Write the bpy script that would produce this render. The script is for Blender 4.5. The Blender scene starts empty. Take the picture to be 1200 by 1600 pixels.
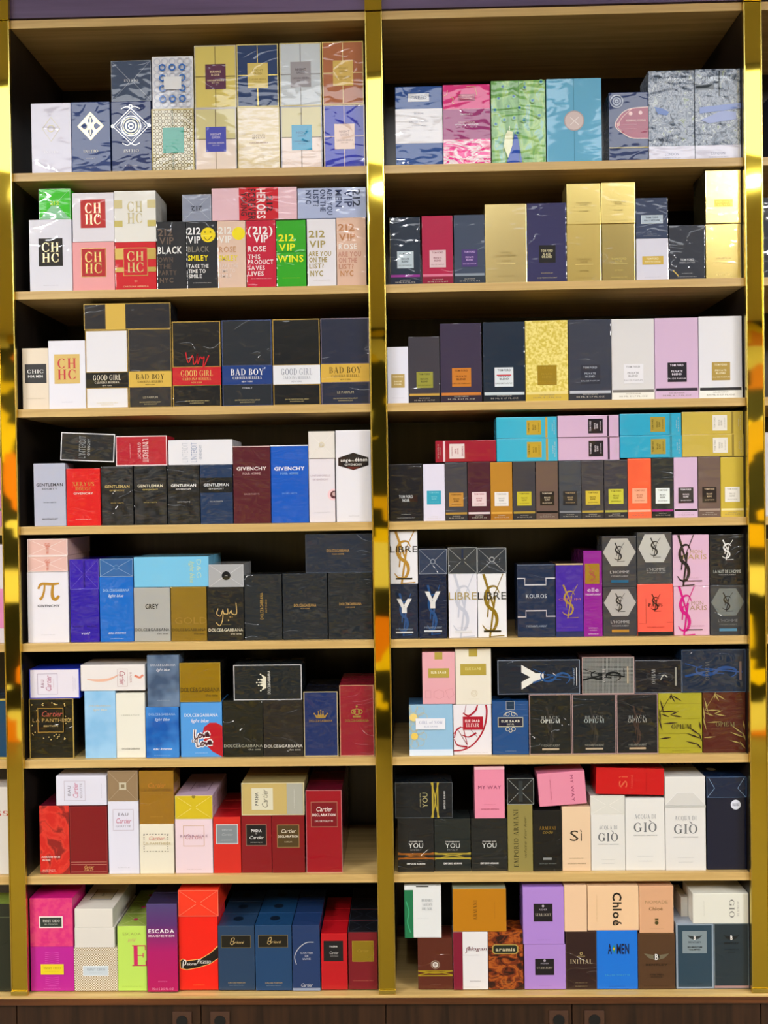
import bpy, bmesh, math, random
from mathutils import Vector, Matrix
random.seed(7)
SC = bpy.context.scene
COL = SC.collection

# ------------------------------------------------------------------ camera, light, exposure
F = 1500.0
CAM = Vector((0.0224, -1.7858, 0.9245)); YAW, PIT, ROL = 0.0213, -0.0147, -0.0144
def cam_axes():
    cy, sy, cp, sp = math.cos(YAW), math.sin(YAW), math.cos(PIT), math.sin(PIT)
    xr = Vector((cy, sy, 0)); yf0 = Vector((-sy, cy, 0))
    fwd = yf0 * cp + Vector((0, 0, sp)); up = -yf0 * sp + Vector((0, 0, cp))
    cr, sr = math.cos(ROL), math.sin(ROL)
    return xr, up, fwd, cr, sr
XR, UP, FWD, CR, SR = cam_axes()
def ray(px, py):
    a, b = px - 600.0, py - 800.0
    u = CR * a + SR * b; v = -SR * a + CR * b
    return (FWD * F + XR * u - UP * v)
def at(px, py, Y=0.0):
    d = ray(px, py); return CAM + d * ((Y - CAM.y) / d.y)
cd = bpy.data.cameras.new('camera'); cam = bpy.data.objects.new('camera', cd); COL.objects.link(cam)
SC.camera = cam
rt = (ray(1600, 800) - ray(600, 800)).normalized(); dn = (ray(600, 1800) - ray(600, 800)).normalized()
cam.matrix_world = Matrix.Translation(CAM) @ Matrix((rt, -dn, -FWD)).transposed().to_4x4()
cd.sensor_fit = 'VERTICAL'; cd.sensor_height = 24; cd.lens = 24 * F / 1600; cd.clip_start = .05
SC.view_settings.view_transform = 'Standard'; SC.view_settings.look = 'None'
SC.view_settings.gamma = 1; SC.view_settings.use_curve_mapping = False
SC.view_settings.exposure = 0.12
W = bpy.data.worlds.new('shop_air'); SC.world = W; W.use_nodes = True
W.node_tree.nodes['Background'].inputs[0].default_value = (.8, .85, 1, 1)
W.node_tree.nodes['Background'].inputs[1].default_value = 0.05
LIGHT_NEAR = 4.6; LIGHT_FILL = 58.0; SPOT = 450.0
FLOOR_Z, CEIL_Z = -0.80, 2.20

# ------------------------------------------------------------------ materials
def lin(h):
    h = h.lstrip('@#'); o = []
    for i in (0, 2, 4):
        c = int(h[i:i+2], 16) / 255; o.append(c / 12.92 if c <= .04045 else ((c + .055) / 1.055) ** 2.4)
    return (*o, 1)
MATS = {}
def newmat(name):
    m = bpy.data.materials.new(name); m.use_nodes = True
    nt = m.node_tree; return m, nt, nt.nodes['Principled BSDF']
def nd(nt, t, **k):
    n = nt.nodes.new(t)
    for a, b in k.items():
        if a in n.inputs.keys(): n.inputs[a].default_value = b
        else: setattr(n, a, b)
    return n
def ramp(nt, fac, stops, mode='LINEAR'):
    r = nt.nodes.new('ShaderNodeValToRGB'); r.color_ramp.interpolation = mode
    e = r.color_ramp.elements
    while len(e) < len(stops): e.new(.5)
    for q, (p, c) in zip(e, stops): q.position = p; q.color = lin(c)
    nt.links.new(fac, r.inputs[0]); return r.outputs[0]
def math_(nt, op, a, b=None, c=None):
    n = nt.nodes.new('ShaderNodeMath'); n.operation = op
    for i, v in enumerate((a, b, c)):
        if v is None: continue
        if isinstance(v, (int, float)): n.inputs[i].default_value = v
        else: nt.links.new(v, n.inputs[i])
    return n.outputs[0]
def vmap(nt, src='Object', scale=(1, 1, 1), rot=(0, 0, 0), loc=(0, 0, 0)):
    tc = nt.nodes.new('ShaderNodeTexCoord'); mp = nt.nodes.new('ShaderNodeMapping')
    mp.inputs['Scale'].default_value = scale; mp.inputs['Rotation'].default_value = rot; mp.inputs['Location'].default_value = loc
    nt.links.new(tc.outputs[src], mp.inputs[0]); return mp.outputs[0]

def pat_houndstooth(nt):
    c = nd(nt, 'ShaderNodeTexChecker', Scale=1); nt.links.new(vmap(nt, 'Object', (420, 420, 420), (0, 0, 0), (.3, .3, .3)), c.inputs[0])
    c.inputs[1].default_value = lin('f0e8d8'); c.inputs[2].default_value = lin('8a7448'); return c.outputs[0]
def pat_gingham(nt):
    v = vmap(nt, 'Object', (1, 1, 1)); s = nt.nodes.new('ShaderNodeSeparateXYZ'); nt.links.new(v, s.inputs[0])
    a = math_(nt, 'GREATER_THAN', math_(nt, 'FRACT', math_(nt, 'MULTIPLY', s.outputs[0], 400)), .65)
    b = math_(nt, 'GREATER_THAN', math_(nt, 'FRACT', math_(nt, 'MULTIPLY', s.outputs[2], 400)), .65)
    return ramp(nt, math_(nt, 'MAXIMUM', a, b), [(0, '0d0f10'), (1, '8f9290')])
def pat_moor(nt):
    v = vmap(nt, 'Object', (120, 120, 120), (0, math.radians(45), 0))
    s = nt.nodes.new('ShaderNodeSeparateXYZ'); nt.links.new(v, s.inputs[0])
    fx = math_(nt, 'ABSOLUTE', math_(nt, 'SUBTRACT', math_(nt, 'FRACT', s.outputs[0]), .5))
    fz = math_(nt, 'ABSOLUTE', math_(nt, 'SUBTRACT', math_(nt, 'FRACT', s.outputs[2]), .5))
    r = math_(nt, 'SQRT', math_(nt, 'ADD', math_(nt, 'MULTIPLY', fx, fx), math_(nt, 'MULTIPLY', fz, fz)))
    ring = math_(nt, 'LESS_THAN', math_(nt, 'ABSOLUTE', math_(nt, 'SUBTRACT', r, .33)), .09)
    return ramp(nt, ring, [(0, 'e6e2cc'), (1, '6c5c14')])
def pat_noise(stops, scale=(20, 20, 20), detail=4, dist=0.0, rot=(0, 0, 0), mode='LINEAR'):
    def f(nt):
        n = nd(nt, 'ShaderNodeTexNoise', Scale=1.0, Detail=detail, Distortion=dist); nt.links.new(vmap(nt, 'Object', scale, rot), n.inputs[0])
        return ramp(nt, n.outputs[0], stops, mode)
    return f
def pat_grad(stops):
    def f(nt):
        v = vmap(nt, 'Generated'); s = nt.nodes.new('ShaderNodeSeparateXYZ'); nt.links.new(v, s.inputs[0]); return ramp(nt, s.outputs[2], stops)
    return f
PATS = {
 'houndstooth': pat_houndstooth, 'gingham': pat_gingham, 'moor': pat_moor,
 'tortoise': pat_noise([(.38, '2a0d08'), (.48, '7a2f10'), (.56, 'b05a1c'), (.66, '5c1d10'), (.75, 'd08030')], (40, 40, 60), 3, 1.2, (0, .5, 0)),
 'peacock': pat_noise([(.35, '5f9a4c'), (.48, '7fb96a'), (.56, 'a8cf7a'), (.64, '8fc8c8'), (.74, 'c8dc88')], (60, 60, 26), 5, .6, (0, .35, 0)),
 'garden': pat_noise([(.34, '1d2a3a'), (.42, '5f7088'), (.5, 'a9b3c4'), (.56, '40506a'), (.63, 'c9d2dc'), (.7, '6b7f52')], (90, 90, 70), 6, 1.4),
 'pinkglare': pat_noise([(.35, 'f0208a'), (.47, 'f6f2f6'), (.52, 'e81e90'), (.6, 'ff3aa0'), (.68, 'f5e8f2')], (18, 18, 50), 3, 2.0),  # white streaks are glare on the wrap, painted into the pink
 'sky': pat_noise([(.35, '86bde8'), (.6, '9ccbf0')], (22, 22, 22), 2),
 'deepsky': pat_noise([(.35, '0d55ad'), (.65, '3a86d6')], (22, 22, 22), 2),
 'greysky': pat_noise([(.35, '3c5270'), (.65, '6b82a0')], (26, 26, 26), 2),
 'magentagrad': pat_grad([(0, 'b80c5c'), (.45, 'b00e66'), (.75, '5a2a6e'), (1, '4a3f74')]),
 'goldfleck': pat_noise([(.4, 'd6c050'), (.6, 'efe08a')], (200, 200, 200), 2),
 'creamfleck': pat_noise([(.4, 'e6d6ae'), (.6, 'f4eada')], (60, 60, 240), 2),
 'redleaf': pat_noise([(.42, 'c8201c'), (.5, 'd8382c'), (.58, '8c1c1c')], (28, 28, 22), 3, 1.5),
 'leather': pat_noise([(.4, '14161a'), (.62, '2c2f33')], (70, 70, 70), 4),
 'pinkjuice': pat_noise([(.4, 'd8287a'), (.6, 'e0447a')], (90, 90, 90), 4),
}
def wrapnodes(nt, b, wrap):
    if wrap <= 0: return
    ge = nt.nodes.new('ShaderNodeNewGeometry'); oi = nt.nodes.new('ShaderNodeObjectInfo')
    add = nt.nodes.new('ShaderNodeVectorMath'); add.operation = 'ADD'
    sc = nt.nodes.new('ShaderNodeVectorMath'); sc.operation = 'SCALE'; sc.inputs[3].default_value = 9
    nt.links.new(oi.outputs['Color'], sc.inputs[0]); nt.links.new(ge.outputs['Position'], add.inputs[0]); nt.links.new(sc.outputs[0], add.inputs[1])
    mp = nt.nodes.new('ShaderNodeMapping'); mp.inputs['Rotation'].default_value = (0, .6, 0); mp.inputs['Scale'].default_value = (1, 1, 2.2)
    nt.links.new(add.outputs[0], mp.inputs[0])
    n = nd(nt, 'ShaderNodeTexNoise', Scale=11.0, Detail=1.0, Roughness=.4, Distortion=1.1); nt.links.new(mp.outputs[0], n.inputs[0])
    # thin creases of the shrink wrap, only in some places, over slow bulges
    r = math_(nt, 'ABSOLUTE', math_(nt, 'SUBTRACT', n.outputs[0], .5)); r = math_(nt, 'POWER', math_(nt, 'SUBTRACT', 1.0, r), 26)
    n2 = nd(nt, 'ShaderNodeTexNoise', Scale=14.0, Detail=0.0); nt.links.new(add.outputs[0], n2.inputs[0])
    msk = nt.nodes.new('ShaderNodeMapRange'); msk.inputs[1].default_value = .48; msk.inputs[2].default_value = .62; nt.links.new(n2.outputs[0], msk.inputs[0])
    n3 = nd(nt, 'ShaderNodeTexNoise', Scale=26.0, Detail=1.0, Distortion=.6); nt.links.new(mp.outputs[0], n3.inputs[0])
    r = math_(nt, 'ADD', math_(nt, 'MULTIPLY', r, math_(nt, 'MULTIPLY', msk.outputs[0], .55)), math_(nt, 'MULTIPLY', n3.outputs[0], 1.0))
    bp = nd(nt, 'ShaderNodeBump', Strength=1.0, Distance=0.0008 * wrap); nt.links.new(r, bp.inputs['Height'])
    nt.links.new(bp.outputs[0], b.inputs['Coat Normal'])
    b.inputs['Coat Weight'].default_value = 1.0; b.inputs['Coat Roughness'].default_value = .05; b.inputs['Specular IOR Level'].default_value = .2; b.inputs['Coat IOR'].default_value = 1.5
def M(c, wrap=1.0, rough=.42, metal=None):
    key = (c, wrap, rough, metal)
    if key in MATS: return MATS[key]
    m, nt, b = newmat('card_' + c.strip('@')); met = c.startswith('@')
    if c in PATS: nt.links.new(PATS[c](nt), b.inputs['Base Color'])
    else: b.inputs['Base Color'].default_value = lin(c)
    b.inputs['Metallic'].default_value = (.7 if met else 0) if metal is None else metal
    b.inputs['Roughness'].default_value = .24 if met else rough
    wrapnodes(nt, b, wrap)
    MATS[key] = m; return m
def woodmat(name, c1, c2, rough, axis=0, coat=0.0, sc=1.0):
    m, nt, b = newmat(name)
    s = [60 * sc] * 3; s[axis] = 2.2 * sc
    n = nd(nt, 'ShaderNodeTexNoise', Scale=1.0, Detail=6.0, Roughness=.6, Distortion=.4); nt.links.new(vmap(nt, 'Object', s), n.inputs[0])
    nt.links.new(ramp(nt, n.outputs[0], [(.35, c1), (.65, c2)]), b.inputs['Base Color'])
    b.inputs['Roughness'].default_value = rough; b.inputs['Coat Weight'].default_value = coat; b.inputs['Coat Roughness'].default_value = .15
    bp = nd(nt, 'ShaderNodeBump', Strength=.15, Distance=.001); nt.links.new(n.outputs[0], bp.inputs['Height']); nt.links.new(bp.outputs[0], b.inputs['Normal'])
    return m
OAK = woodmat('light_oak', 'b9965a', 'dabb7c', .36)
DARKWOOD = woodmat('dark_walnut_board', '15110f', '261e19', .33, 2, .3)
WALNUT = woodmat('dark_walnut_door', '1f110a', '3c2415', .4, 2, .15)
REDWALNUT = woodmat('reddish_walnut_edge', '3c1f10', '6a3d1e', .3, 0, .3)
PURPLEWOOD = woodmat('header_board_finish', '4a3a5c', '645078', .35, 0, .3, .6)
m, nt, b = newmat('polished_gold'); b.inputs['Base Color'].default_value = (.86, .66, .08, 1); b.inputs['Metallic'].default_value = 1; b.inputs['Roughness'].default_value = .035
n = nd(nt, 'ShaderNodeTexNoise', Scale=1.0, Detail=1.0); nt.links.new(vmap(nt, 'Object', (5, 5, 4)), n.inputs[0])
bp = nd(nt, 'ShaderNodeBump', Strength=.6, Distance=.004); nt.links.new(n.outputs[0], bp.inputs['Height']); nt.links.new(bp.outputs[0], b.inputs['Normal'])
GOLD = m
m, nt, b = newmat('gold_edge'); b.inputs['Base Color'].default_value = (.9, .72, .18, 1); b.inputs['Metallic'].default_value = 1; b.inputs['Roughness'].default_value = .25; GOLDEDGE = m

# ------------------------------------------------------------------ mesh helpers
def link(name, me, parent=None, loc=None):
    o = bpy.data.objects.new(name, me); COL.objects.link(o)
    if parent: o.parent = parent
    if loc is not None: o.location = loc
    return o
def box_mesh(name, x0, x1, y0, y1, z0, z1, mat, bev=0.0, mats=None):
    bm = bmesh.new()
    vs = [bm.verts.new((x, y, z)) for x in (x0, x1) for y in (y0, y1) for z in (z0, z1)]
    for q in ((0, 1, 3, 2), (4, 6, 7, 5), (0, 4, 5, 1), (2, 3, 7, 6), (0, 2, 6, 4), (1, 5, 7, 3)): bm.faces.new([vs[i] for i in q])
    bmesh.ops.recalc_face_normals(bm, faces=bm.faces)
    if bev: bmesh.ops.bevel(bm, geom=list(bm.edges), offset=bev, segments=2, profile=.6, affect='EDGES')
    me = bpy.data.meshes.new(name); bm.to_mesh(me); bm.free(); me.materials.append(mat)
    return me
def struct(name, *a, **k):
    o = link(name, box_mesh(name, *a, **k)); o['kind'] = 'structure'; return o
def tag(o, label, cat, group=None):
    o['label'] = label; o['category'] = cat
    if group: o['group'] = group
    return o
def thing(name, label, cat, loc=(0, 0, 0), group=None):
    o = bpy.data.objects.new(name, None); COL.objects.link(o); o.location = loc; o.empty_display_size = .05
    return tag(o, label, cat, group)
def part(name, parent, x0, x1, y0, y1, z0, z1, mat, bev=0.0):
    L = parent.location
    if parent.parent: L = L + parent.parent.location
    cx, cy = (x0 + x1) / 2, (y0 + y1) / 2
    me = box_mesh(name, x0 - cx, x1 - cx, y0 - cy, y1 - cy, 0, z1 - z0, mat, bev)
    return link(name, me, parent, (cx - L.x, cy - L.y, z0 - L.z))

# ------------------------------------------------------------------ lettering: glyph meshes
CHARS = "ABCDEFGHIJKLMNOPQRSTUVWXYZabcdefghijklmnopqrstuvwxyz0123456789&'().?*éÉÒìπ-"
def bfont_glyphs(off):
    objs = {}
    for ch in CHARS:
        cu = bpy.data.curves.new('g', 'FONT'); cu.body = ch; cu.resolution_u = 2; cu.offset = off
        o = bpy.data.objects.new('g', cu); COL.objects.link(o); objs[ch] = o
    dg = bpy.context.evaluated_depsgraph_get(); dg.update(); out = {}
    for ch, o in objs.items():
        me = o.evaluated_get(dg).to_mesh()
        out[ch] = ([(v.co.x, v.co.y) for v in me.vertices], [tuple(p.vertices) for p in me.polygons])
    for o in objs.values():
        cu = o.data; bpy.data.objects.remove(o); bpy.data.curves.remove(cu)
    hh = max(y for x, y in out['H'][0]); g = {}
    for ch, (v, f) in out.items():
        if not v: continue
        mn = min(x for x, y in v); mx = max(x for x, y in v)
        g[ch] = ([((x - mn) / hh, y / hh) for x, y in v], f, (mx - mn) / hh)
    return g
GL = {'r': bfont_glyphs(0.0), 'b': bfont_glyphs(.022)}
def serif_glyphs():
    T, t = .17, .045; G = {}
    def rc(x0, y0, x1, y1): return [(x0, y0), (x1, y0), (x1, y1), (x0, y1)]
    def dg(x0, y0, x1, y1, w): return [(x0 - w/2, y0), (x0 + w/2, y0), (x1 + w/2, y1), (x1 - w/2, y1)]
    def arc(cx, cy, rx, ry, a0, a1, tx=T, ty=t, n=14):
        q = []
        for i in range(n):
            A, B = math.radians(a0 + (a1 - a0) * i / n), math.radians(a0 + (a1 - a0) * (i + 1) / n)
            q.append([(cx + rx * math.cos(A), cy + ry * math.sin(A)), (cx + rx * math.cos(B), cy + ry * math.sin(B)),
                      (cx + (rx - tx) * math.cos(B), cy + (ry - ty) * math.sin(B)), (cx + (rx - tx) * math.cos(A), cy + (ry - ty) * math.sin(A))])
        return q
    def st(x, a=1, b=1, w=T):
        q = [rc(x, 0, x + w, 1)]
        if a: q.append(rc(x - .07, 0, x + w + .07, t))
        if b: q.append(rc(x - .07, 1 - t, x + w + .07, 1))
        return q
    G['I'] = (st(.07), .31)
    G['H'] = (st(.07) + st(.56) + [rc(.2, .48, .6, .53)], .80)
    G['C'] = (arc(.40, .5, .40, .5, 42, 318) + [rc(.67, .62, .71, .95), rc(.67, .08, .71, .34)], .76)
    G['G'] = (arc(.42, .5, .42, .5, 42, 320) + [rc(.70, .62, .74, .95), rc(.60, .06, .76, .42), rc(.53, .40, .83, .45)], .86)
    G['O'] = (arc(.42, .5, .42, .5, 0, 360, T, t, 20), .84); G['Q'] = (G['O'][0] + [dg(.45, .15, .75, -.15, .12)], .84)
    G['D'] = (st(.07, 0, 0) + arc(.3, .5, .5, .5, -90, 90) + [rc(0, 0, .32, t), rc(0, 1 - t, .32, 1)], .80)
    G['B'] = (st(.07, 0, 0) + arc(.3, .745, .3, .255, -90, 90) + arc(.3, .26, .36, .26, -90, 90) + [rc(0, 0, .32, t), rc(0, 1 - t, .32, 1)], .68)
    G['P'] = (st(.07, 1, 0) + arc(.3, .72, .33, .28, -90, 90) + [rc(0, 1 - t, .32, 1)], .64)
    G['R'] = (G['P'][0] + [dg(.40, .46, .64, 0, T), rc(.55, 0, .8, t)], .78)
    G['L'] = (st(.07) + [rc(.2, 0, .62, t), rc(.58, 0, .62, .28)], .64)
    G['E'] = (st(.07) + [rc(.2, 0, .62, t), rc(.2, 1 - t, .6, 1), rc(.58, 0, .63, .26), rc(.56, .76, .6, 1), rc(.2, .49, .5, .53), rc(.46, .4, .5, .62)], .66)
    G['F'] = (st(.07) + [rc(.2, 1 - t, .6, 1), rc(.56, .76, .6, 1), rc(.2, .49, .48, .53)], .62)
    G['T'] = (st(.3, 1, 0) + [rc(0, 1 - t, .77, 1), rc(0, .74, .04, 1), rc(.73, .74, .77, 1)], .77)
    G['Y'] = ([rc(.33, 0, .50, .45), rc(.24, 0, .59, t), dg(.42, .42, .13, 1, T), dg(.44, .42, .72, 1, .05), rc(0, 1 - t, .28, 1), rc(.6, 1 - t, .84, 1)], .82)
    G['V'] = ([dg(.42, 0, .14, 1, T), dg(.42, 0, .70, 1, .05), rc(0, 1 - t, .3, 1), rc(.58, 1 - t, .82, 1)], .80)
    G['A'] = ([dg(.13, 0, .42, 1, .05), dg(.72, 0, .42, 1, T), rc(0, 0, .26, t), rc(.56, 0, .88, t), rc(.22, .3, .62, .35)], .86)
    G['N'] = ([rc(.1, 0, .15, 1), rc(.68, 0, .73, 1), dg(.14, 1, .68, 0, T), rc(0, 0, .26, t), rc(.55, 1 - t, .84, 1), rc(0, 1 - t, .15, 1)], .84)
    G['M'] = ([rc(.1, 0, .15, 1), dg(.16, 1, .46, 0, T), dg(.78, 1, .48, 0, .05)] + st(.78), 1.05)
    G['W'] = ([dg(.3, 0, .1, 1, T), dg(.32, 0, .52, 1, .05), dg(.72, 0, .52, 1, T), dg(.74, 0, .94, 1, .05), rc(0, 1 - t, .22, 1), rc(.84, 1 - t, 1.04, 1)], 1.04)
    G['U'] = (st(.07, 0, 1) + [rc(.64, .3, .69, 1), rc(.56, 1 - t, .78, 1)] + arc(.38, .31, .31, .31, 180, 360), .78)
    G['S'] = (arc(.32, .735, .28, .265, 40, 270, .13) + arc(.32, .26, .30, .26, -130, 90, .15) + [rc(.53, .68, .57, .92), rc(.03, .08, .07, .34)], .64)
    G['K'] = (st(.07) + [dg(.25, .42, .66, 1, .05), dg(.4, .56, .7, 0, T), rc(.55, 1 - t, .8, 1), rc(.55, 0, .84, t)], .82)
    G['X'] = ([dg(.68, 0, .14, 1, T), dg(.12, 0, .68, 1, .05)], .8); G['Z'] = ([dg(.1, 0, .6, 1, T), rc(0, 0, .66, t), rc(0, 1 - t, .66, 1)], .68)
    G['J'] = ([rc(.25, .1, .42, 1)], .45)
    out = {}
    for ch, (polys, w) in G.items():
        v, f = [], []
        for p in polys: f.append(tuple(range(len(v), len(v) + len(p)))); v += p
        out[ch] = (v, f, w)
    a = out['I']; o = out['O']
    out['Ò'] = (o[0] + [(.25, 1.22), (.33, 1.25), (.5, 1.08), (.46, 1.06)], o[1] + [tuple(range(len(o[0]), len(o[0]) + 4))], .84)
    for ch, g in GL['r'].items():
        if ch not in out: out[ch] = g
    return out
GL['s'] = serif_glyphs()
def text_polys(s, f):
    g = GL['r' if f == 'i' else f]; x = 0; V, FC = [], []; gap = .16 if f != 'i' else .09
    for ch in s:
        if ch == ' ' or ch not in g: x += .42; continue
        v, fc, w = g[ch]; b = len(V)
        V += [(x + p + (.3 * q if f == 'i' else 0), q) for p, q in v]; FC += [tuple(i + b for i in t) for t in fc]; x += w + gap
    return V, FC, max(x - gap, .01)

# ------------------------------------------------------------------ print on a box face
class Face:
    """collects flat print on one face; op coordinates are fractions, v runs down"""
    def __init__(s, w, h, mp, wrap): s.w, s.h, s.mp, s.wrap, s.parts, s.k = w, h, mp, wrap, [], 0
    def add(s, name, polys_v, polys_f, col):
        s.k += 1; polys_v = [(min(max(x, 0), s.w), min(max(y, 0), s.h)) for x, y in polys_v];  s.parts.append((name, polys_v, polys_f, col, .00025 + .00007 * s.k))
def ops_to_face(fc, ops):
    w, h = fc.w, fc.h
    U = lambda u: u * w
    V = lambda v: (1 - v) * h
    for op in ops:
        if isinstance(op, list): ops_to_face(fc, op); continue
        k = op[0]
        if k == 'R':
            _, u0, v0, u1, v1, c, nm = op; fc.add(nm, [(U(u0), V(v1)), (U(u1), V(v1)), (U(u1), V(v0)), (U(u0), V(v0))], [(0, 1, 2, 3)], c)
        elif k == 'F':
            _, u0, v0, u1, v1, t, c = op; t *= w
            a, b, d, e = U(u0), V(v1), U(u1), V(v0)
            vs = [(a, b), (d, b), (d, e), (a, e), (a + t, b + t), (d - t, b + t), (d - t, e - t), (a + t, e - t)]
            fc.add('border', vs, [(0, 1, 5, 4), (1, 2, 6, 5), (2, 3, 7, 6), (3, 0, 4, 7)], c)
        elif k == 'T':
            _, s_, u, v, hh, c, ww, f, rot = op
            vs, fs, adv = text_polys(s_, f); H = hh * h; sx = (ww * w / adv) if ww else H
            if rot: H = hh * w; sx = (ww * h / adv) if ww else H
            out = []
            for x, y in vs:
                X = (x - adv / 2) * sx; Y = (y - .5) * H
                if rot == 'l': X, Y = -Y, X
                elif rot == 'r': X, Y = Y, -X
                elif rot == 'u': X, Y = -X, -Y
                out.append((U(u) + X, V(v) + Y))
            fc.add('lettering', out, fs, c)
        elif k == 'P':
            _, pts, c, nm = op; fc.add(nm, [(U(a), V(b)) for a, b in pts][::-1], [tuple(range(len(pts)))], c)
        elif k == 'L':
            _, pts, t, c, nm, sm = op
            q = [Vector((U(a), V(b))) for a, b in pts]
            if sm and len(q) > 2:
                r = []
                for i in range(len(q) - 1):
                    p0, p1, p2, p3 = q[max(i-1, 0)], q[i], q[i+1], q[min(i+2, len(q)-1)]
                    for j in range(6):
                        z = j / 6; r.append(.5 * ((2*p1) + (p2-p0)*z + (2*p0-5*p1+4*p2-p3)*z*z + (3*p1-p0-3*p2+p3)*z**3))
                q = r + [q[-1]]
            tt = t if isinstance(t, (list, tuple)) else (t, t)
            vs, fs = [], []; N = len(q)
            for i, p in enumerate(q):
                d = (q[min(i+1, N-1)] - q[max(i-1, 0)]); d = d.normalized() if d.length > 1e-9 else Vector((1, 0)); z = i / (N - 1)
                wd = (tt[0] + (tt[1] - tt[0]) * z) * w / 2
                if len(tt) == 3: wd = (tt[0] + (tt[2] - tt[0]) * math.sin(math.pi * z)) * w / 2
                nn = Vector((-d.y, d.x)) * wd
                vs += [tuple(p + nn), tuple(p - nn)]
                if i: fs.append((2*i-2, 2*i-1, 2*i+1, 2*i))
            fc.add(nm, vs, fs, c)
        elif k == 'C':
            _, u, v, r, c, r0, nm = op; N = 20; r *= w; r0 *= w; cx, cy = U(u), V(v)
            o = [(cx + r * math.cos(i * 2*math.pi/N), cy + r * math.sin(i * 2*math.pi/N)) for i in range(N)]
            if r0 <= 0: fc.add(nm, o, [tuple(range(N))], c)
            else:
                o += [(cx + r0 * math.cos(i * 2*math.pi/N), cy + r0 * math.sin(i * 2*math.pi/N)) for i in range(N)]
                fc.add(nm, o, [(i, (i+1) % N, N + (i+1) % N, N + i) for i in range(N)], c)
def R(u0, v0, u1, v1, c, nm='label_panel'): return ('R', u0, v0, u1, v1, c, nm)
def FR(u0, v0, u1, v1, t, c): return ('F', u0, v0, u1, v1, t, c)
def T(s, u, v, h, c, w=None, f='r', rot=None): return ('T', s, u, v, h, c, w, f, rot)
def P(pts, c, nm='printed_emblem'): return ('P', pts, c, nm)
def L(pts, t, c, nm='printed_emblem', sm=False): return ('L', pts, t, c, nm, sm)
def C(u, v, r, c, r0=0, nm='printed_emblem'): return ('C', u, v, r, c, r0, nm)
def flush(fc, root, seed):
    groups = {}; cl = []
    def rowkey(vs):     # words far apart on the box are lettering parts of their own
        x = [p[0] for p in vs]; y = [p[1] for p in vs]; bb = [min(x), max(x), min(y), max(y)]
        for i, c in enumerate(cl):
            if max(bb[0] - c[1], c[0] - bb[1], bb[2] - c[3], c[2] - bb[3]) < .012:
                c[0] = min(c[0], bb[0]); c[1] = max(c[1], bb[1]); c[2] = min(c[2], bb[2]); c[3] = max(c[3], bb[3]); return i
        cl.append(bb); return len(cl) - 1
    for name, vs, fs, col, off in fc.parts:
        if not vs: continue
        key = (name, rowkey(vs)) if name == 'lettering' else name if name in ('lettering', 'border', 'printed_emblem', 'wrap_fold') else (name, len(groups))
        groups.setdefault(key, (name, []))[1].append((vs, fs, col, off))
    for key, (name, items) in groups.items():
        me = bpy.data.meshes.new(name); VV, FF, MI, ms = [], [], [], []
        for vs, fs, col, off in items:
            b = len(VV); VV += [fc.mp(x, y, off) for x, y in vs]; FF += [tuple(i + b for i in f) for f in fs]
            if col not in ms: ms.append(col)
            MI += [ms.index(col)] * len(fs)
        me.from_pydata(VV, [], FF)
        for c in ms: me.materials.append(M(c, fc.wrap))
        me.polygons.foreach_set('material_index', MI); me.update()
        o = link(name, me, root); o.color = seed
# ------------------------------------------------------------------ the shelving wall
XL0, XL1, XM0, XM1, XR0, XR1 = -.7300, -.6983, -.0379, -.0064, .6532, .6860
SH = .22; ZTOP = 7 * SH + .283; TH = .0153; DEPTH = .276
shelf_z = lambda r: (8 - r) * SH
BAYS = {'far_left': (-1.30, XL0), 'left': (XL1, XM0), 'right': (XM1, XR0), 'far_right': (XR1, 1.30)}
ORD = ['', 'top', 'second', 'third', 'fourth', 'fifth', 'sixth', 'seventh', 'bottom']
BL = {'far_left': 'oak and dark walnut shelving bay running off the left edge, beside the leftmost gold strip',
      'left': 'oak and dark walnut shelving bay left of the middle gold strip',
      'right': 'oak and dark walnut shelving bay right of the middle gold strip',
      'far_right': 'oak and dark walnut shelving bay running off the right edge, beside the rightmost gold strip'}
for bn, (a, b_) in BAYS.items():
    t = thing('shelving_bay', BL[bn], 'shelves', ((a + b_) / 2, .14, 0), 'shelving bays side by side')
    part('back_panel', t, a, b_, DEPTH, DEPTH + .012, 0, ZTOP, DARKWOOD)
    part('side_panel', t, a - .0150, a - .0002, .0006, DEPTH + .012, 0, ZTOP, DARKWOOD)
    part('side_panel', t, b_ + .0002, b_ + .0150, .0006, DEPTH + .012, 0, ZTOP, DARKWOOD)
    for r in range(1, 8): part('shelf', t, a, b_, 0, DEPTH - .0005, shelf_z(r) - TH, shelf_z(r), OAK, .0006)
    part('top_board', t, a, b_, 0, DEPTH - .0005, ZTOP - TH, ZTOP, OAK, .0006)
for nm, a, b_ in (('the left edge of the photo', XL0, XL1), ('the middle between the two bays', XM0, XM1), ('the right edge of the photo', XR0, XR1)):
    t = thing('gold_post', 'tall polished mirror gold upright strip at ' + nm, 'post', ((a + b_) / 2, 0, 0), 'gold strips between the bays')
    part('mirror_panel', t, a + .0022, b_ - .0022, -.0075, -.0002, -.002, ZTOP - .004, GOLD, .0006)
    part('edge_trim', t, a, a + .0021, -.0085, -.0002, -.002, ZTOP - .004, GOLDEDGE, .0004)
    part('edge_trim', t, b_ - .0021, b_, -.0085, -.0002, -.002, ZTOP - .004, GOLDEDGE, .0004)
    part('upper_panel', t, a, b_, -.0095, -.0002, ZTOP - .0025, 2.19, GOLD, .0008)
    part('foot_cap', t, a, b_, -.0105, -.0086, -.0005, .007, GOLDEDGE, .0003)
o = struct('trim_1', -1.3, 1.3, .002, .02, ZTOP + .0045, 2.2, PURPLEWOOD, bev=.0008)
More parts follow.
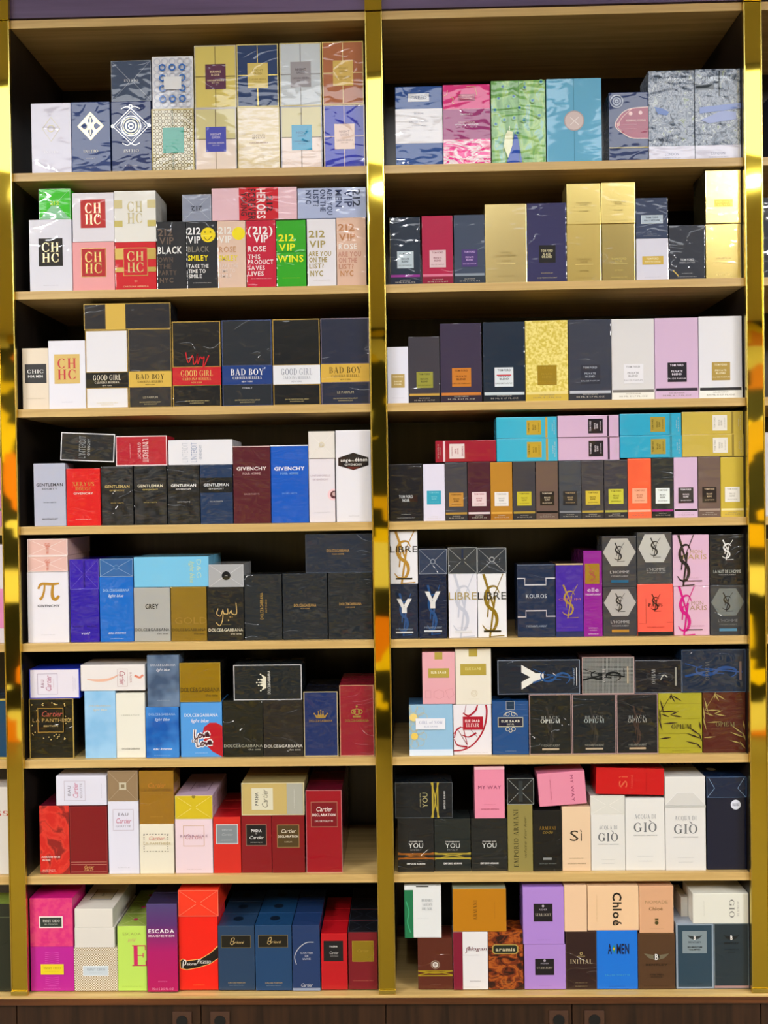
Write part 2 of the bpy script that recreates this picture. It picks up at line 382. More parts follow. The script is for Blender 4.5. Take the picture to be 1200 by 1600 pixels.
# base cabinet: light top, reddish edge, walnut doors with finger locks
t = thing('base_cabinet', 'dark walnut base cabinet with reddish top edge under both bays', 'cabinet', (0, .15, FLOOR_Z))
part('cabinet_top', t, -1.3, 1.3, -.012, DEPTH + .012, -.0065, -.0022, OAK, .0005)
part('edge_band', t, -1.3, 1.3, -.0135, DEPTH, -.0185, -.0067, REDWALNUT, .0012)
part('carcass', t, -1.3, 1.3, .012, DEPTH, FLOOR_Z + .08, -.0187, DARKWOOD)
part('plinth', t, -1.3, 1.3, .05, DEPTH, FLOOR_Z, FLOOR_Z + .08, DARKWOOD)
splits = [at(x, 1580, 0).x for x in (-260, 28, 315, 603, 893, 1187, 1480)]
LOCKS = {1: (271, 301), 2: (330, 360), 3: (857, 887), 4: (912, 943)}
BLACK = M('#0a0a0a', 0, .6); PLATE = M('#4a3226', 0, .4)
for i in range(6):
    dr = part('door', t, splits[i] + .0009, splits[i + 1] - .0009, -.006, .011, FLOOR_Z + .09, -.0192, WALNUT, .0012)
    if i in LOCKS:
        a, b_ = LOCKS[i]; a = at(a, 1590).x; b_ = at(b_, 1590).x; zt = at(600, 1579.5, -.006).z
        lk = part('lock', dr, a, b_, -.0085, -.0061, zt - .036, zt, PLATE, .0008)
        me = bpy.data.meshes.new('hole_shade_disc'); bm = bmesh.new()
        bmesh.ops.create_cone(bm, cap_ends=True, segments=28, radius1=.0105, radius2=.0105, depth=.0016)
        bmesh.ops.rotate(bm, verts=bm.verts, matrix=Matrix.Rotation(math.pi / 2, 3, 'X')); bm.to_mesh(me); bm.free(); me.materials.append(BLACK)
        link('hole_shade_disc', me, lk, (0, -.0021, .019))  # solid black disc stands for the shade inside the round hole
        lp = lk.matrix_world
# the shop around: floor, ceiling, opposite display wall, ceiling lights, added side fill panels
WHITE = M('e9e6df', 0, .7); FLOORM = M('6c6250', 0, .3)
struct('floor', -4, 4, -5.2, .3, FLOOR_Z - .05, FLOOR_Z, FLOORM)
struct('ceiling', -4, 4, -5.2, .3, CEIL_Z, CEIL_Z + .05, WHITE)
m, nt, b = newmat('display_wall_paint')
br = nt.nodes.new('ShaderNodeTexVoronoi'); br.distance = 'CHEBYCHEV'; br.inputs['Scale'].default_value = 1
nt.links.new(vmap(nt, 'Object', (4.2, 0, 6.0)), br.inputs[0])
s_ = nt.nodes.new('ShaderNodeSeparateColor'); nt.links.new(br.outputs['Color'], s_.inputs[0])
nt.links.new(ramp(nt, s_.outputs[0], [(0, '0c0b0a'), (.28, 'e0b414'), (.42, 'f0e6c8'), (.52, '161210'), (.70, 'e8861c'), (.76, 'f2d21c'), (.90, '141414')], 'CONSTANT'), b.inputs['Base Color'])
struct('wall_front', -4, 4, -5.2, -5.1, FLOOR_Z, CEIL_Z, m)
m, nt, b = newmat('lamp_diffuser_near'); b.inputs['Base Color'].default_value = (.9, .9, .9, 1)
b.inputs['Emission Color'].default_value = (.93, .96, 1, 1); b.inputs['Emission Strength'].default_value = LIGHT_NEAR; EMN = m
m, nt, b = newmat('added_fill_diffuser'); b.inputs['Base Color'].default_value = (.9, .9, .9, 1)
b.inputs['Emission Color'].default_value = (1, .96, .9, 1); b.inputs['Emission Strength'].default_value = LIGHT_FILL; EMF = m  # added panels far out to the sides, filling light on the lower shelves
FRAME = M('d8d8d8', 0, .4)
for (yc, em, hw, nm, xs) in ((-1.47, EMN, .33, 'over the aisle', ((-1.25, 'left'), (0, 'middle'), (1.25, 'right'))), (-2.7, EMF, .50, 'added as fill light', ((-3.0, 'left'), (3.0, 'right')))):
    for xc, sn in xs:
        t = thing('ceiling_light', 'white rectangular ceiling light panel, %s one of the row %s' % (sn, nm), 'light', (xc, yc, CEIL_Z), 'ceiling light panels')
        part('frame', t, xc - .57, xc + .57, yc - hw - .02, yc + hw + .02, CEIL_Z - .02, CEIL_Z - .0005, FRAME, .002)
        part('diffuser', t, xc - .55, xc + .55, yc - hw, yc + hw, CEIL_Z - .024, CEIL_Z - .0205, em)

m, nt, b = newmat('downlight_lens'); b.inputs['Emission Color'].default_value = (.95, .97, 1, 1); b.inputs['Emission Strength'].default_value = SPOT; EMS = m
for xc, sn in ((-1.5, 'leftmost'), (-.04, 'middle'), (1.45, 'rightmost')):
    t = thing('downlight', 'small round recessed downlight, %s one of the row in the ceiling' % sn, 'light', (xc, -2.15, CEIL_Z), 'recessed downlights')
    for nm, r_, dz, mt in (('rim', .06, .006, FRAME), ('lens', .045, .009, EMS)):
        me = bpy.data.meshes.new(nm); bm = bmesh.new(); bmesh.ops.create_cone(bm, cap_ends=True, segments=32, radius1=r_, radius2=r_, depth=dz); bm.to_mesh(me); bm.free(); me.materials.append(mt)
        link(nm, me, t, (0, 0, -dz / 2 - .0005))
# ------------------------------------------------------------------ boxes
ROW = {}; PLACED = []; LABELS = {}
def on(side, row): ROW['s'] = side; ROW['r'] = row; PLACED.clear()
def B(x0, y0, x1, y1, c, ops, desc, d=None, w=1.0, rot=None, top=None, right=None, left=None, side=None, n=1, dy=0.0, tilt=0, bdesc=None, rough=.42, name='perfume_box', tw=None):
    side_, row = ROW['s'], ROW['r']; q_ = (0, .65, 1.1, 1.7, 2.2, 2.4, 2.6, 2.4, 2.0)[row]; w = round(w * q_, 2); tw = None if tw is None else round(tw * q_, 2); zs = shelf_z(row) + .0002
    Y = .009 + random.random() * .003 + dy + (-.006 if row == 8 else 0)
    xc, ym = (x0 + x1) / 2, (y0 + y1) / 2
    X0, X1 = at(x0, ym, Y).x, at(x1, ym, Y).x; ZT = min(at(xc, y0, Y).z, (shelf_z(row - 1) if row > 1 else ZTOP) - TH - .0015); ZP = at(xc, y1, Y).z
    wd = X1 - X0
    if d is None: d = min(max(wd * .8, .03), .052)
    stacked = ZP > zs + .013; Z0 = zs
    if stacked:
        best = None
        for q in PLACED:
            ov = min(X1, q[1]) - max(X0, q[0])
            if ov > .12 * min(wd, q[1] - q[0]) and abs(q[3] - ZP) < .016 and q[3] < ZT - .01: best = max(best or 0, q[3])
        Z0 = (best if best else ZP) + .0002
        if best is None: print('NO SUPPORT', desc)
    for q in PLACED:   # neighbours: keep a hair between them
        if q[3] > Z0 + .002 and q[2] < ZT - .002 and q[4] < Y + d:
            if q[0] < X0 < q[1] + .0005 and q[1] - X0 < .012: X0 = q[1] + .0005
            elif q[0] - .0005 < X1 < q[1] and X1 - q[0] < .012: X1 = q[0] - .0005
    lim = BAYS[side_]; X0 = max(X0, lim[0] + .0006); X1 = min(X1, lim[1] - .0006)
    wd, H = X1 - X0, ZT - Z0
    if Y + n * (d + .001) > DEPTH - .002: n = max(1, int((DEPTH - .002 - Y) / (d + .001)))
    d = min(d, DEPTH - .003 - Y)
    PLACED.append((X0, X1, Z0, ZT, Y))
    if wd < .012 or H < .015 or d < .02: print('ODD', desc, wd, H, d, Z0)
    me = box_mesh(name, -wd/2, wd/2, -d/2, d/2, 0, H, M(c, w, rough), min(.0011, wd * .022))
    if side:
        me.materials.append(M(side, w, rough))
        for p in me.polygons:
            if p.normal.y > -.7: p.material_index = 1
    seed = (random.random(), random.random(), random.random(), 1)
    def build(k):
        o = link(name, me if k == 0 else me, None, ((X0 + X1) / 2, Y + d / 2 + k * (d + .0008), Z0)); o.color = seed
        if tilt: o.rotation_euler = (0, math.radians(tilt), 0); o.location.z += abs(math.sin(math.radians(tilt))) * wd / 2
        tail = ', %s bay %s shelf' % (side_.replace('_', ' '), ORD[row])
        lb = (desc if k == 0 else (bdesc or desc) + (', next one back' if k == 1 else ', third one back' if k == 2 else ', rearmost')) + tail
        if lb in LABELS: print('DUP LABEL', lb)
        if len(lb.split()) > 16: print('LONG LABEL', len(lb.split()), lb)
        LABELS[lb] = 1
        return tag(o, lb, 'box', 'boxed perfumes on the %s bay %s shelf' % (side_.replace('_', ' '), ORD[row]))
    root = build(0); fw = w if tw is None else tw
    if rot == 'l': fc = Face(H, wd, lambda x, y, f: (wd/2 - y, -d/2 - f, x), fw)
    elif rot == 'r': fc = Face(H, wd, lambda x, y, f: (-wd/2 + y, -d/2 - f, H - x), fw)
    else: fc = Face(wd, H, lambda x, y, f: (x - wd/2, -d/2 - f, y), fw)
    ops_to_face(fc, ops); flush(fc, root, seed)
    if top:
        fc = Face(wd, d, lambda x, y, f: (x - wd/2, -d/2 + y, H + f), w); ops_to_face(fc, top); flush(fc, root, seed)
    if right:
        fc = Face(d, H, lambda x, y, f: (wd/2 + f, -d/2 + x, y), w); ops_to_face(fc, right); flush(fc, root, seed)
    if left:
        fc = Face(d, H, lambda x, y, f: (-wd/2 - f, d/2 - x, y), w); ops_to_face(fc, left); flush(fc, root, seed)
    kids = list(root.children)
    for k in range(1, n):
        r2 = build(k)
        if top:
            for ch in kids:
                c2 = ch.copy(); COL.objects.link(c2); c2.parent = r2
    return root
def XF(c='a8b4c4', c2=None):          # envelope fold of the shrink wrap
    t = .014; q = [L([(0, 0), (.44, .46)], t, c, 'wrap_fold'), L([(1, 0), (.56, .46)], t, c, 'wrap_fold'), L([(0, 1), (.44, .54)], t, c, 'wrap_fold'), L([(1, 1), (.56, .54)], t, c, 'wrap_fold'),
         FR(.0, .0, 1, 1, .012, c)]
    return q
def EDGE(c, t=.02): return FR(0, 0, 1, 1, t, c)
def SEAL(c, h=.012): return R(0, 0, 1, h, c, 'wrap_seam_glint')  # wrap seam along the top, its edge highlight put into the colour
def tf(lc, ink, stripe=None, cap=None, lv=(.52, .76), lu=(.18, .82), sv=.86, thin='TOM FORD'):
    o = []
    if cap: o.append(R(0, sv, 1, 1, cap, 'base_band'))
    if stripe: o.append(R(0.02, sv, .98, sv + .035, stripe, 'colour_stripe'))
    else: o.append(R(0, sv, 1, sv + .012, '101010', 'colour_stripe'))
    a, b_ = lv; h = b_ - a
    if lc: o.append(R(lu[0], a, lu[1], b_, lc))
    o += [T(thin, .5, a + h * .14, h * .10, ink, (lu[1] - lu[0]) * .7, 'b'), T('PRIVATE', .5, a + h * .45, h * .10, ink, .26, 'b'), T('BLEND', .5, a + h * .6, h * .1, ink, .22, 'b'),
          T('EAU DE PARFUM', .5, a + h * .83, h * .07, ink, .42)]
    bi = ink if (cap is None and not lc) else 'c8c4bc'
    if cap and cap in ('b9a45c', 'f0efe8', 'd6b8d8', 'ff6a48', 'd2b64a', 'f2f2ee', 'f0ede0'): bi = '807868'
    o += [T('EAU DE PARFUM', .5, .925, .014, bi, .34), T('50 ML E 1.7 FL.OZ', .5, .957, .016, bi, .66)]
    return o
def DG(c, v=.86, h=.045, w=.9, sub=None, u=.5):
    o = [T('DOLCE&GABBANA', u, v, h, c, w)]
    if sub: o.append(T(sub, .78, v + h * 1.3, h * .6, c, .3))
    return o
def YSL(c, u=.5, v=.5, s=1.0, k=1.0, asp=1.0):
    """monogram: two crossing arms, a long S and a foot; s = height as a fraction of v, k widens it"""
    def q(x, y): return (u + (x - .5) * s * k * asp, v + (y - .5) * s)
    return [L([q(.20, 0), q(.58, .52)], (.10 * k * s * 1.2, .07 * k * s), c), L([q(.95, 0), q(.52, .42)], (.045 * k * s, .03 * k * s), c),
            L([q(.80, .30), q(.66, .20), q(.40, .22), q(.26, .36), q(.36, .50), q(.62, .60), q(.70, .74), q(.56, .88), q(.30, .88), q(.14, .80)], (.03 * k * s, .03 * k * s, .15 * k * s), c, sm=True),
            L([q(.40, .40), q(.34, .68)], .06 * k * s, c), L([q(.64, .34), q(.42, 1.0)], .08 * k * s, c), L([q(.42, .985), q(.98, .97)], (.03 * k * s, .045 * k * s), c)]
def CROWN(c, u, v, w, h):
    pts = [(0, 0), (.18, .55), (.3, .2), (.5, .7)]
    P_ = [(-.5, -.1), (-.34, .42), (.34, .42), (.5, -.1), (.24, .12), (.17, -.3), (.07, .05), (0, -.48), (-.07, .05), (-.17, -.3), (-.24, .12)]
    a = [(u + x * w, v + y * h) for x, y in P_]
    o = [P([a[0], a[1], a[10]], c), P([a[10], a[1], a[9]], c), P([a[9], a[1], a[8]], c), P([a[8], a[1], a[2], a[6]], c), P([a[8], a[6], a[7]], c), P([a[6], a[2], a[5]], c), P([a[5], a[2], a[4]], c), P([a[4], a[2], a[3]], c)]
    o += [C(u + x * w, v + y * h, .022, c) for x, y in ((-.5, -.16), (-.17, -.38), (0, -.56), (.17, -.38), (.5, -.16))]
    return o
def LEAF(x, y, l, a, c, wd=.035):
    a = math.radians(a); return L([(x, y), (x + l * .5 * math.cos(a), y + l * .5 * math.sin(a) * .75), (x + l * math.cos(a), y + l * math.sin(a) * .75)], (.004, .004, wd), c)
def CH(c, v0, v1, w):
    h = (v1 - v0) * .40; return [T('CH', .5, v0 + (v1 - v0) * .28, h, c, w, 's'), T('HC', .5, v0 + (v1 - v0) * .72, h, c, w, 's')]
def V212(lines):
    return [T(s, u, v, h, c, w, 'b') for s, u, v, h, c, w in lines]
def tiny(v, c, w=.5, s='EAU DE PARFUM NATURAL SPRAY', h=.012): return T(s, .5, v, h, c, w)
GD = '@d8b866'
LG = '@e8cf74'

# ================= left bay, top shelf
on('left', 1)
B(49, 161, 111, 269, 'd9d8ec', [L([(.5, .2), (.72, .36), (.5, .54), (.28, .36), (.5, .2)], .012, 'd8cf9a'), C(.5, .36, .09, 'dcd4a4', .07), T('INITIO', .5, .69, .035, 'f4f4ff', .36, 's')], 'pale lavender box with faint gold diamond, first from the left', w=1.0)
B(111.5, 159, 172, 268, '27407c', [[P([(.5, .14), (.5 + .34, .34), (.5, .54), (.5 - .34, .34)], '@e8cf9a')], [P([(.5 + x * .32, .34 + y * .37) for x, y in ((.0, -.42), (.24, -.2), (0, 0.0), (-.24, -.2))], '27407c'), P([(.5 + x * .32, .34 + y * .37) for x, y in ((.0, .42), (.24, .2), (0, 0), (-.24, .2))], '27407c'), P([(.5 + x, .34 + y) for x, y in ((.26, 0), (.15, -.05), (.05, 0), (.15, .05))], '27407c'), P([(.5 - x, .34 - y) for x, y in ((.26, 0), (.15, -.05), (.05, 0), (.15, .05))], '27407c')],
  C(.5, .34, .09, '@e8cf9a', .06), R(.485, .22, .515, .46, '@e8cf9a', 'printed_emblem'), T('INITIO', .5, .69, .038, 'e8e4d8', .38, 's'), tiny(.79, 'c8c8dc', .24), tiny(.91, 'c8c8dc', .28)], 'navy box with lacy gold diamond and small capitals')
B(174, 158, 236, 267, '1c3068', [C(.5, .35, .26, '@d8d8d0', .235), C(.5, .35, .21, '@d8cfa8', .19), C(.5, .35, .15, '@c8c8b0', .11), C(.5, .35, .07, '@e0e0d0', .04), L([(.5, .10), (.96, .35), (.5, .60), (.04, .35), (.5, .10)], .022, '@e0e0da'), L([(.5, .14), (.88, .35), (.5, .56), (.12, .35), (.5, .14)], .010, '@e0e0da'), C(.5, .075, .05, '@e8e8e0', .028), C(.04, .35, .045, '@e8e8e0', .02), C(.96, .35, .045, '@e8e8e0', .02),
  L([(.26, .11), (.4, .08), (.5, .10), (.6, .08), (.74, .11)], .02, '@e0e0da', sm=True), L([(.28, .59), (.4, .62), (.5, .6), (.6, .62), (.72, .59)], .02, '@e0e0da', sm=True), T('INITIO', .5, .70, .042, 'e8e8ea', .38, 's'), tiny(.91, 'c8c8dc', .3)], 'dark navy box with silver ringed diamond medallion', w=1.4)
B(174, 95, 236, 157.5, '3d4d69', [XF('a0aabc'), T('INITIO', .5, .49, .06, 'c8ccd4', .36, 's')], 'slate blue box end with crossed wrap folds over silver medallion box', d=.13, w=1.5)
B(237.5, 170, 303, 265, 'moor', [FR(0, 0, 1, 1, .03, 'cdbd7a'), R(.49, 0, .505, 1, '6a7a60', 'centre_line'), R(.26, .30, .76, .70, '3aa592')], 'gold and green lattice box with teal square label')
gear = []
for i, v in enumerate((.22, .42, .62, .82)):
    for j, u in enumerate((.26, .50, .74)):
        if i in (1, 2) and j == 1: continue
        gear.append(C(u, v, .085, '2f6fc4', .05, 'flower_print'))
bg = [C(.13 + .185 * i, .10 + .135 * j, .085, 'c9cfe0', .06, 'flower_print') for i in range(5) for j in range(7)]
B(237.5, 88, 302, 168, 'e6e9f2', [bg, gear, R(.30, .40, .72, .64, 'e8ebf0')], 'white box with blue flower rings, upper of two', w=.7)
def CARO(c1, c2, lc, line, edge, ink, words=('NIGHT', 'GARDEN')):
    o = []
    if c2: o.append(R(0, .49, 1, 1, c2, 'lower_panel'))
    o += [FR(0, 0, 1, 1, .025, edge), R(.492, .02, .508, .98, line, 'centre_line'), R(.02, .49, .98, .503, line, 'centre_line')]
    if lc: o += [R(.26, .30, .75, .70, lc), T(words[0], .505, .42, .035, ink, .26, 'b'), T(words[1], .505, .47, .035, ink, .2, 'b'), T('CAROLINA HERRERA', .505, .56, .026, ink, .40, 'b'), T('NEW YORK', .505, .60, .018, ink, .18)]
    return o
B(305, 169, 369.5, 264, 'd6cd94', CARO(0, 'f0e0d4', '4a50b8', '6c5a30', 'c8c4cc', 'c8c4e0'), 'cream and pale gold box with violet blue label')
B(304, 71, 369, 165.5, 'dbc96c', CARO(0, None, '5c2e4c', '7a6a34', 'c6bfa8', 'f0d8b0', ('BURNING', 'ROSE')), 'mustard yellow box with dark plum square label')
B(371.5, 167, 437, 262, 'creamfleck', [FR(0, 0, 1, 1, .02, 'd8c88a'), T('GOLD', .5, .45, .03, 'b8a488', .3, 'b'), T('MYRRH', .5, .49, .03, 'b8a488', .3, 'b'), T('CAROLINA HERRERA', .5, .57, .02, 'b08a80', .44, 'b')], 'all over cream shimmering box without a label square', w=1.3)
B(370, 69, 435, 163.5, '213c6c', CARO(0, None, 'dcc66e', LG, 'd6c67a', 'b09a50'), 'navy box with gold cross lines and gold label')
B(439, 166, 503.5, 261, 'd6ce9c', CARO(0, 'f0dfd8', '2d9cc8', '5a5040', 'a4a8bc', '2070a0'), 'cream and pale pink box with turquoise label')
B(437, 67, 502, 164, 'cdd6df', CARO(0, None, 'a29fa6', '8a8a90', 'd8c98c', '605860'), 'pale grey box with darker grey square label')
B(506, 164, 570, 259, '2430b4', CARO(0, None, 'e6ccc0', 'e0c8c4', 'd8c8b8', 'a08078'), 'royal blue box with pale peach label')
B(503.5, 65, 568, 162, 'b06a44', CARO(0, None, 'd9b862', 'ecd8a0', 'd8c070', 'b09040'), 'copper brown box with gold square label')

# ================= left bay, second shelf
on('left', 2)
B(46, 343, 112, 455, 'e3e4f2', [R(.22, .26, .79, .645, '1c1a1c'), CH('@e8d8a8', .29, .62, .40), tiny(.91, 'b8b8c8', .36)], 'white box with black square monogram label', w=.3)
B(113, 378, 179, 455, 'f0a6aa', [R(.21, .13, .80, .71, 'b82a30'), FR(.21, .13, .80, .71, .012, GD), CH('@e8c880', .16, .68, .40)], 'salmon pink box with red gold lettered square', w=.3)
B(113, 301, 178, 377.5, 'e6e3ee', [R(.20, .14, .80, .72, 'c03030'), CH('@f0d8b0', .17, .69, .38)], 'white box with red monogram square, above the salmon pink one', w=.8)
B(180, 378, 244, 454, 'd0202c', [R(0, .13, .2, .36, GD, 'gold_band'), R(.8, .13, 1, .36, GD, 'gold_band'), R(0, .52, 1, .62, GD, 'gold_band'), R(.20, .12, .80, .70, 'cc2430'), FR(.20, .12, .80, .70, .014, GD), CH('@ecd490', .15, .67, .40), T('CH', .5, .81, .04, 'f0c8a0', .06), tiny(.92, 'f0c8a0', .62, 'CAROLINA HERRERA', .03)], 'red box with gold side bands and monogram square')
B(178, 298, 243.5, 377.5, 'ecebe6', [R(0, .18, .2, .34, 'd8cc98', 'gold_band'), R(.8, .18, 1, .34, 'd8cc98', 'gold_band'), R(0, .58, .2, .70, 'cfc070', 'gold_band'), R(.8, .58, 1, .70, 'cfc070', 'gold_band'), CH('d8cc9c', .17, .68, .36)], 'cream box with pale gold squares and black banded side', d=.085, w=1.0, right=[R(0, .60, 1, .78, '1a1714', 'black_band')])
B(245, 346, 291, 454, '23262d', V212([('212', .30, .16, .10, '6a5a50', .5), ('VIP', .34, .28, .10, '6a5a50', .5), ('BLACK', .45, .42, .10, 'f2f2f2', .82), ('OWN', .30, .56, .07, '5e5048', .5), ('THE', .28, .655, .07, '5e5048', .42), ('PARTY', .36, .75, .07, '5e5048', .62), ('NYC', .32, .86, .07, '6a5c50', .46)]), 'black box with bronze stacked words and one white word')
B(291.5, 346, 339, 452, '23272e', [C(.72, .2, .24, 'f0d818', 0, 'smiley'), C(.62, .16, .025, '201c10', 0, 'smiley'), C(.8, .16, .025, '201c10', 0, 'smiley'), L([(.58, .23), (.70, .28), (.85, .22)], .02, '201c10', 'smiley', True)] +
  V212([('212', .26, .14, .10, 'f0f0f4', .44), ('VIP', .26, .27, .10, 'f0f0f4', .42), ('BLACK', .40, .41, .08, '7c7870', .70), ('SMILEY', .38, .54, .08, 'f0dc20', .66), ('TAKE THE', .39, .66, .055, 'e8e8ea', .66), ('TIME TO', .34, .735, .055, 'e8e8ea', .56), ('SMILE', .28, .81, .055, 'e8e8ea', .44)]) + [tiny(.91, 'c8c8c8', .6)], 'black box with large yellow smiley face')
B(285, 304, 330, 345, '8e96ac', [XF('c4cad8'), T('212', .5, .52, .16, '4a5060', .42, 'b', 'u')], 'silver box end with upside-down numerals on smiley box', d=.12, w=1.3)
B(340, 345, 384, 451, 'e0c2b0', [C(.76, .19, .23, 'f2e020', 0, 'smiley')] + V212([('212', .28, .14, .10, 'f0ece8', .48), ('VIP', .28, .27, .10, 'f0ece8', .46), ('ROSE', .36, .42, .08, 'c89870', .6), ('SMILEY', .38, .55, .08, 'ead840', .66), ('TAKE THE', .39, .66, .055, 'ead8d0', .66), ('TIME TO', .34, .735, .055, 'ead8d0', .56), ('SMILE', .28, .81, .055, 'ead8d0', .44)]), 'beige pink box with yellow circle and white numerals', w=1.2)
B(385, 344, 431, 450, 'c4163a', V212([('(212)', .48, .15, .11, 'f4eef0', .84), ('VIP', .50, .27, .11, 'f4eef0', .5), ('ROSE', .36, .42, .08, 'f0e0e4', .62), ('THIS', .26, .535, .065, 'f0dce0', .42), ('PRODUCT', .48, .615, .065, 'f0dce0', .86), ('SAVES', .34, .70, .065, 'f0dce0', .56), ('LIVES', .32, .785, .065, 'f0dce0', .52)]) + [tiny(.86, 'f0c0c8', .7)], 'crimson box with stacked white words and bracketed numerals')
B(432, 344, 478, 449, '2ea61c', V212([('212', .34, .26, .10, 'e6ea20', .54), ('VIP', .36, .40, .10, 'e6ea20', .56), ('WINS', .47, .57, .10, 'e6ea20', .88)]) + [R(0, .47, 1, .475, '187018', 'printed_emblem'), tiny(.86, 'a8d820', .6)], 'bright green box with yellow lettering')
B(61, 295, 110, 341.5, '3ac824', [XF('b4e8b8'), P([(0.05, .98), (.4, .55), (.6, .55), (.95, .98)], '8ccca0', 'wrap_fold'), T('212', .5, .47, .12, 'b8e820', .3, 'b')], 'bright green box end with crossed wrap folds on monogram box', d=.13, w=1.4)
B(480, 342, 525, 448, 'e4e2ea', V212([('212', .34, .22, .10, 'a89858', .56), ('VIP', .36, .37, .10, 'a89858', .56), ('ARE YOU', .44, .51, .07, 'a89858', .78), ('ON THE', .38, .60, .07, 'a89858', .62), ('LIST?', .32, .69, .07, 'a89858', .5), ('NYC', .32, .80, .08, 'a89858', .44)]) + [tiny(.90, 'b8b0a0', .6)], 'white box with stacked olive gold words', w=.5)
B(526, 340, 572, 447, 'dcb8a4', V212([('212', .34, .14, .10, 'b88058', .56), ('VIP', .36, .28, .10, 'b88058', .56), ('ROSE', .38, .42, .08, 'f0e8e4', .62), ('ARE YOU', .44, .53, .07, 'c89080', .78), ('ON THE', .38, .62, .07, 'c89080', .62), ('LIST?', .32, .71, .07, 'c08870', .5), ('NYC', .34, .81, .08, 'c08858', .44)]), 'peach box with stacked copper words', w=1.2)
B(331, 293, 464, 344, 'e4bcc8', [R(0, .22, 1, .68, 'c81428', 'red_band')] + V212([('212', .5, .32, .07, '2a1418', .5), ('HEROES', .5, .42, .10, 'f4e4e8', .92), ('FOREVER', .52, .53, .09, '401820', .96), ('YOUNG', .5, .62, .07, '401820', .72)]), 'pink box lying sideways with red band and sideways words', rot='r', d=.05, w=1.2)
B(465, 293, 572, 341, 'aab6da', V212([('212', .35, .14, .11, '26324e', .58), ('VIP', .36, .26, .11, '2c3a64', .56), ('MEN', .36, .40, .09, '2c3a64', .56), ('ARE YOU', .46, .53, .075, '3c486c', .86), ('ON THE', .42, .63, .075, '3c486c', .72), ('LIST?', .34, .73, .075, '3c486c', .54), ('NYC', .30, .84, .075, '3c486c', .44)]), 'silvery blue box lying sideways with stacked sideways words', rot='r', d=.05, w=1.4)

# ================= left bay, third shelf
on('left', 3)
B(35, 544, 76, 639, 'e6d8c4', [R(.10, .26, .92, .57, '1c1c20'), T('CHIC', .5, .38, .06, 'f0f0f0', .62, 's'), T('FOR MEN', .5, .46, .04, 'f0f0f0', .56, 'b'), tiny(.82, 'b0a48c', .7)], 'narrow beige box with black oblong label', w=0)
B(76, 532, 133.5, 638, 'e6e6f2', [R(.16, .2, .85, .63, 'd8b868'), CH('c8303a', .23, .6, .50), tiny(.9, 'b8b8c8', .3)], 'white box with gold square and red monogram', w=0)
def GG(band, word, ink, edge=GD, bv=(.51, .71), sub='d8c890', body2=None):
    o = [EDGE(edge, .02)]
    if body2: o.append(R(.02, bv[1], .98, .99, body2, 'lower_panel'))
    o += [R(0, bv[0], 1, bv[1], band, 'name_band'), R(0, bv[0] - .008, 1, bv[0], edge, 'gold_line'), R(0, bv[1], 1, bv[1] + .008, edge, 'gold_line')]
    h = bv[1] - bv[0]
    o += [T(word, .5, bv[0] + h * .34, h * .34, ink, .66, 's'), T('CAROLINA HERRERA', .5, bv[0] + h * .66, h * .14, ink, .58, 's'), T('NEW YORK', .5, bv[0] + h * .86, h * .08, ink, .22), tiny(.93, sub, .5), tiny(.955, sub, .3)]
    return o
B(134, 516, 200, 638, 'e8e8f0', GG('141414', 'GOOD GIRL', 'f0e8d8', bv=(.54, .735)), 'white box with black name band below the middle', w=.3)
B(201, 514, 268, 638, '2b2b2f', GG('d8b450', 'BAD BOY', '4a3c18', '@b8a060', (.54, .735)) + [T('LE PARFUM', .5, .87, .025, 'b0a890', .34)], 'charcoal box with gold name band, beneath the lying striped box')
B(131, 474, 266.5, 513, '24242a', [EDGE(GD, .03), R(0, .25, 1, .48, 'd8b450', 'name_band')], 'black box lying sideways with one gold stripe', rot='l', w=1.0, d=.055)
B(269.5, 502, 345, 637, '17181a', GG('c4202c', 'GOOD GIRL', 'e8c070', bv=(.535, .745)) + [L([(.28, .36), (.33, .48), (.42, .40), (.44, .5), (.5, .46), (.52, .38), (.52, .5), (.58, .42), (.62, .44), (.66, .42), (.64, .54), (.76, .40)], .022, 'c8202c', 'script_word', True)], 'black box with red name band and red handwriting', w=1.2)
B(347, 500, 425, 635, '232931', GG('1c3c80', 'BAD BOY', 'f0f0f4', '@6070a0', (.53, .745)) + [T('COBALT', .5, .79, .02, 'c8ccd8', .2)], 'charcoal box with dark blue name band', w=1.1)
B(426.5, 498.5, 500, 634, '14171a', GG('e4e6ee', 'GOOD GIRL', '8890a0', bv=(.535, .755)), 'black gold edged box with white name band', w=1.3)
B(501.5, 497, 577, 634, '252b40', GG('d4ac48', 'BAD BOY', '5a4a1c', '@9088a0', (.53, .74)) + [T('LE PARFUM', .5, .86, .025, 'b0a890', .34)], 'dark blue box with gold name band, beside the middle gold strip', w=1.1)

# ================= left bay, fourth shelf
on('left', 4)
def GVY(a, b_, c1, c2, v=.33, w1=.82, extra=None):
    return [T(a, .5, v, .045, c1, w1, 'b'), T(b_, .5, v + .065, .026, c2, .48, 'b'), tiny(.62, c2, .4, 'EAU DE TOILETTE', .018)] + (extra or [])
B(53, 724, 102.5, 822, 'b3b9cf', GVY('GENTLEMAN', 'SOCIETY', '30343c', '40444c', .34, .84, [T('GIVENCHY', .5, .885, .025, '40444c', .5, 'b')]), 'pale silver blue box with small dark capitals', w=.3)
B(104, 732, 157, 822, 'd8161c', [T('XERYUS', .5, .27, .07, 'c89a48', .64, 's'), T('ROUGE', .5, .355, .06, 'c89a48', .46, 's'), T('GIVENCHY', .5, .435, .035, 'f0d8d0', .58, 'b'), tiny(.89, 'f0e0d8', .46)], 'bright red box with dull gold capitals', w=.9)
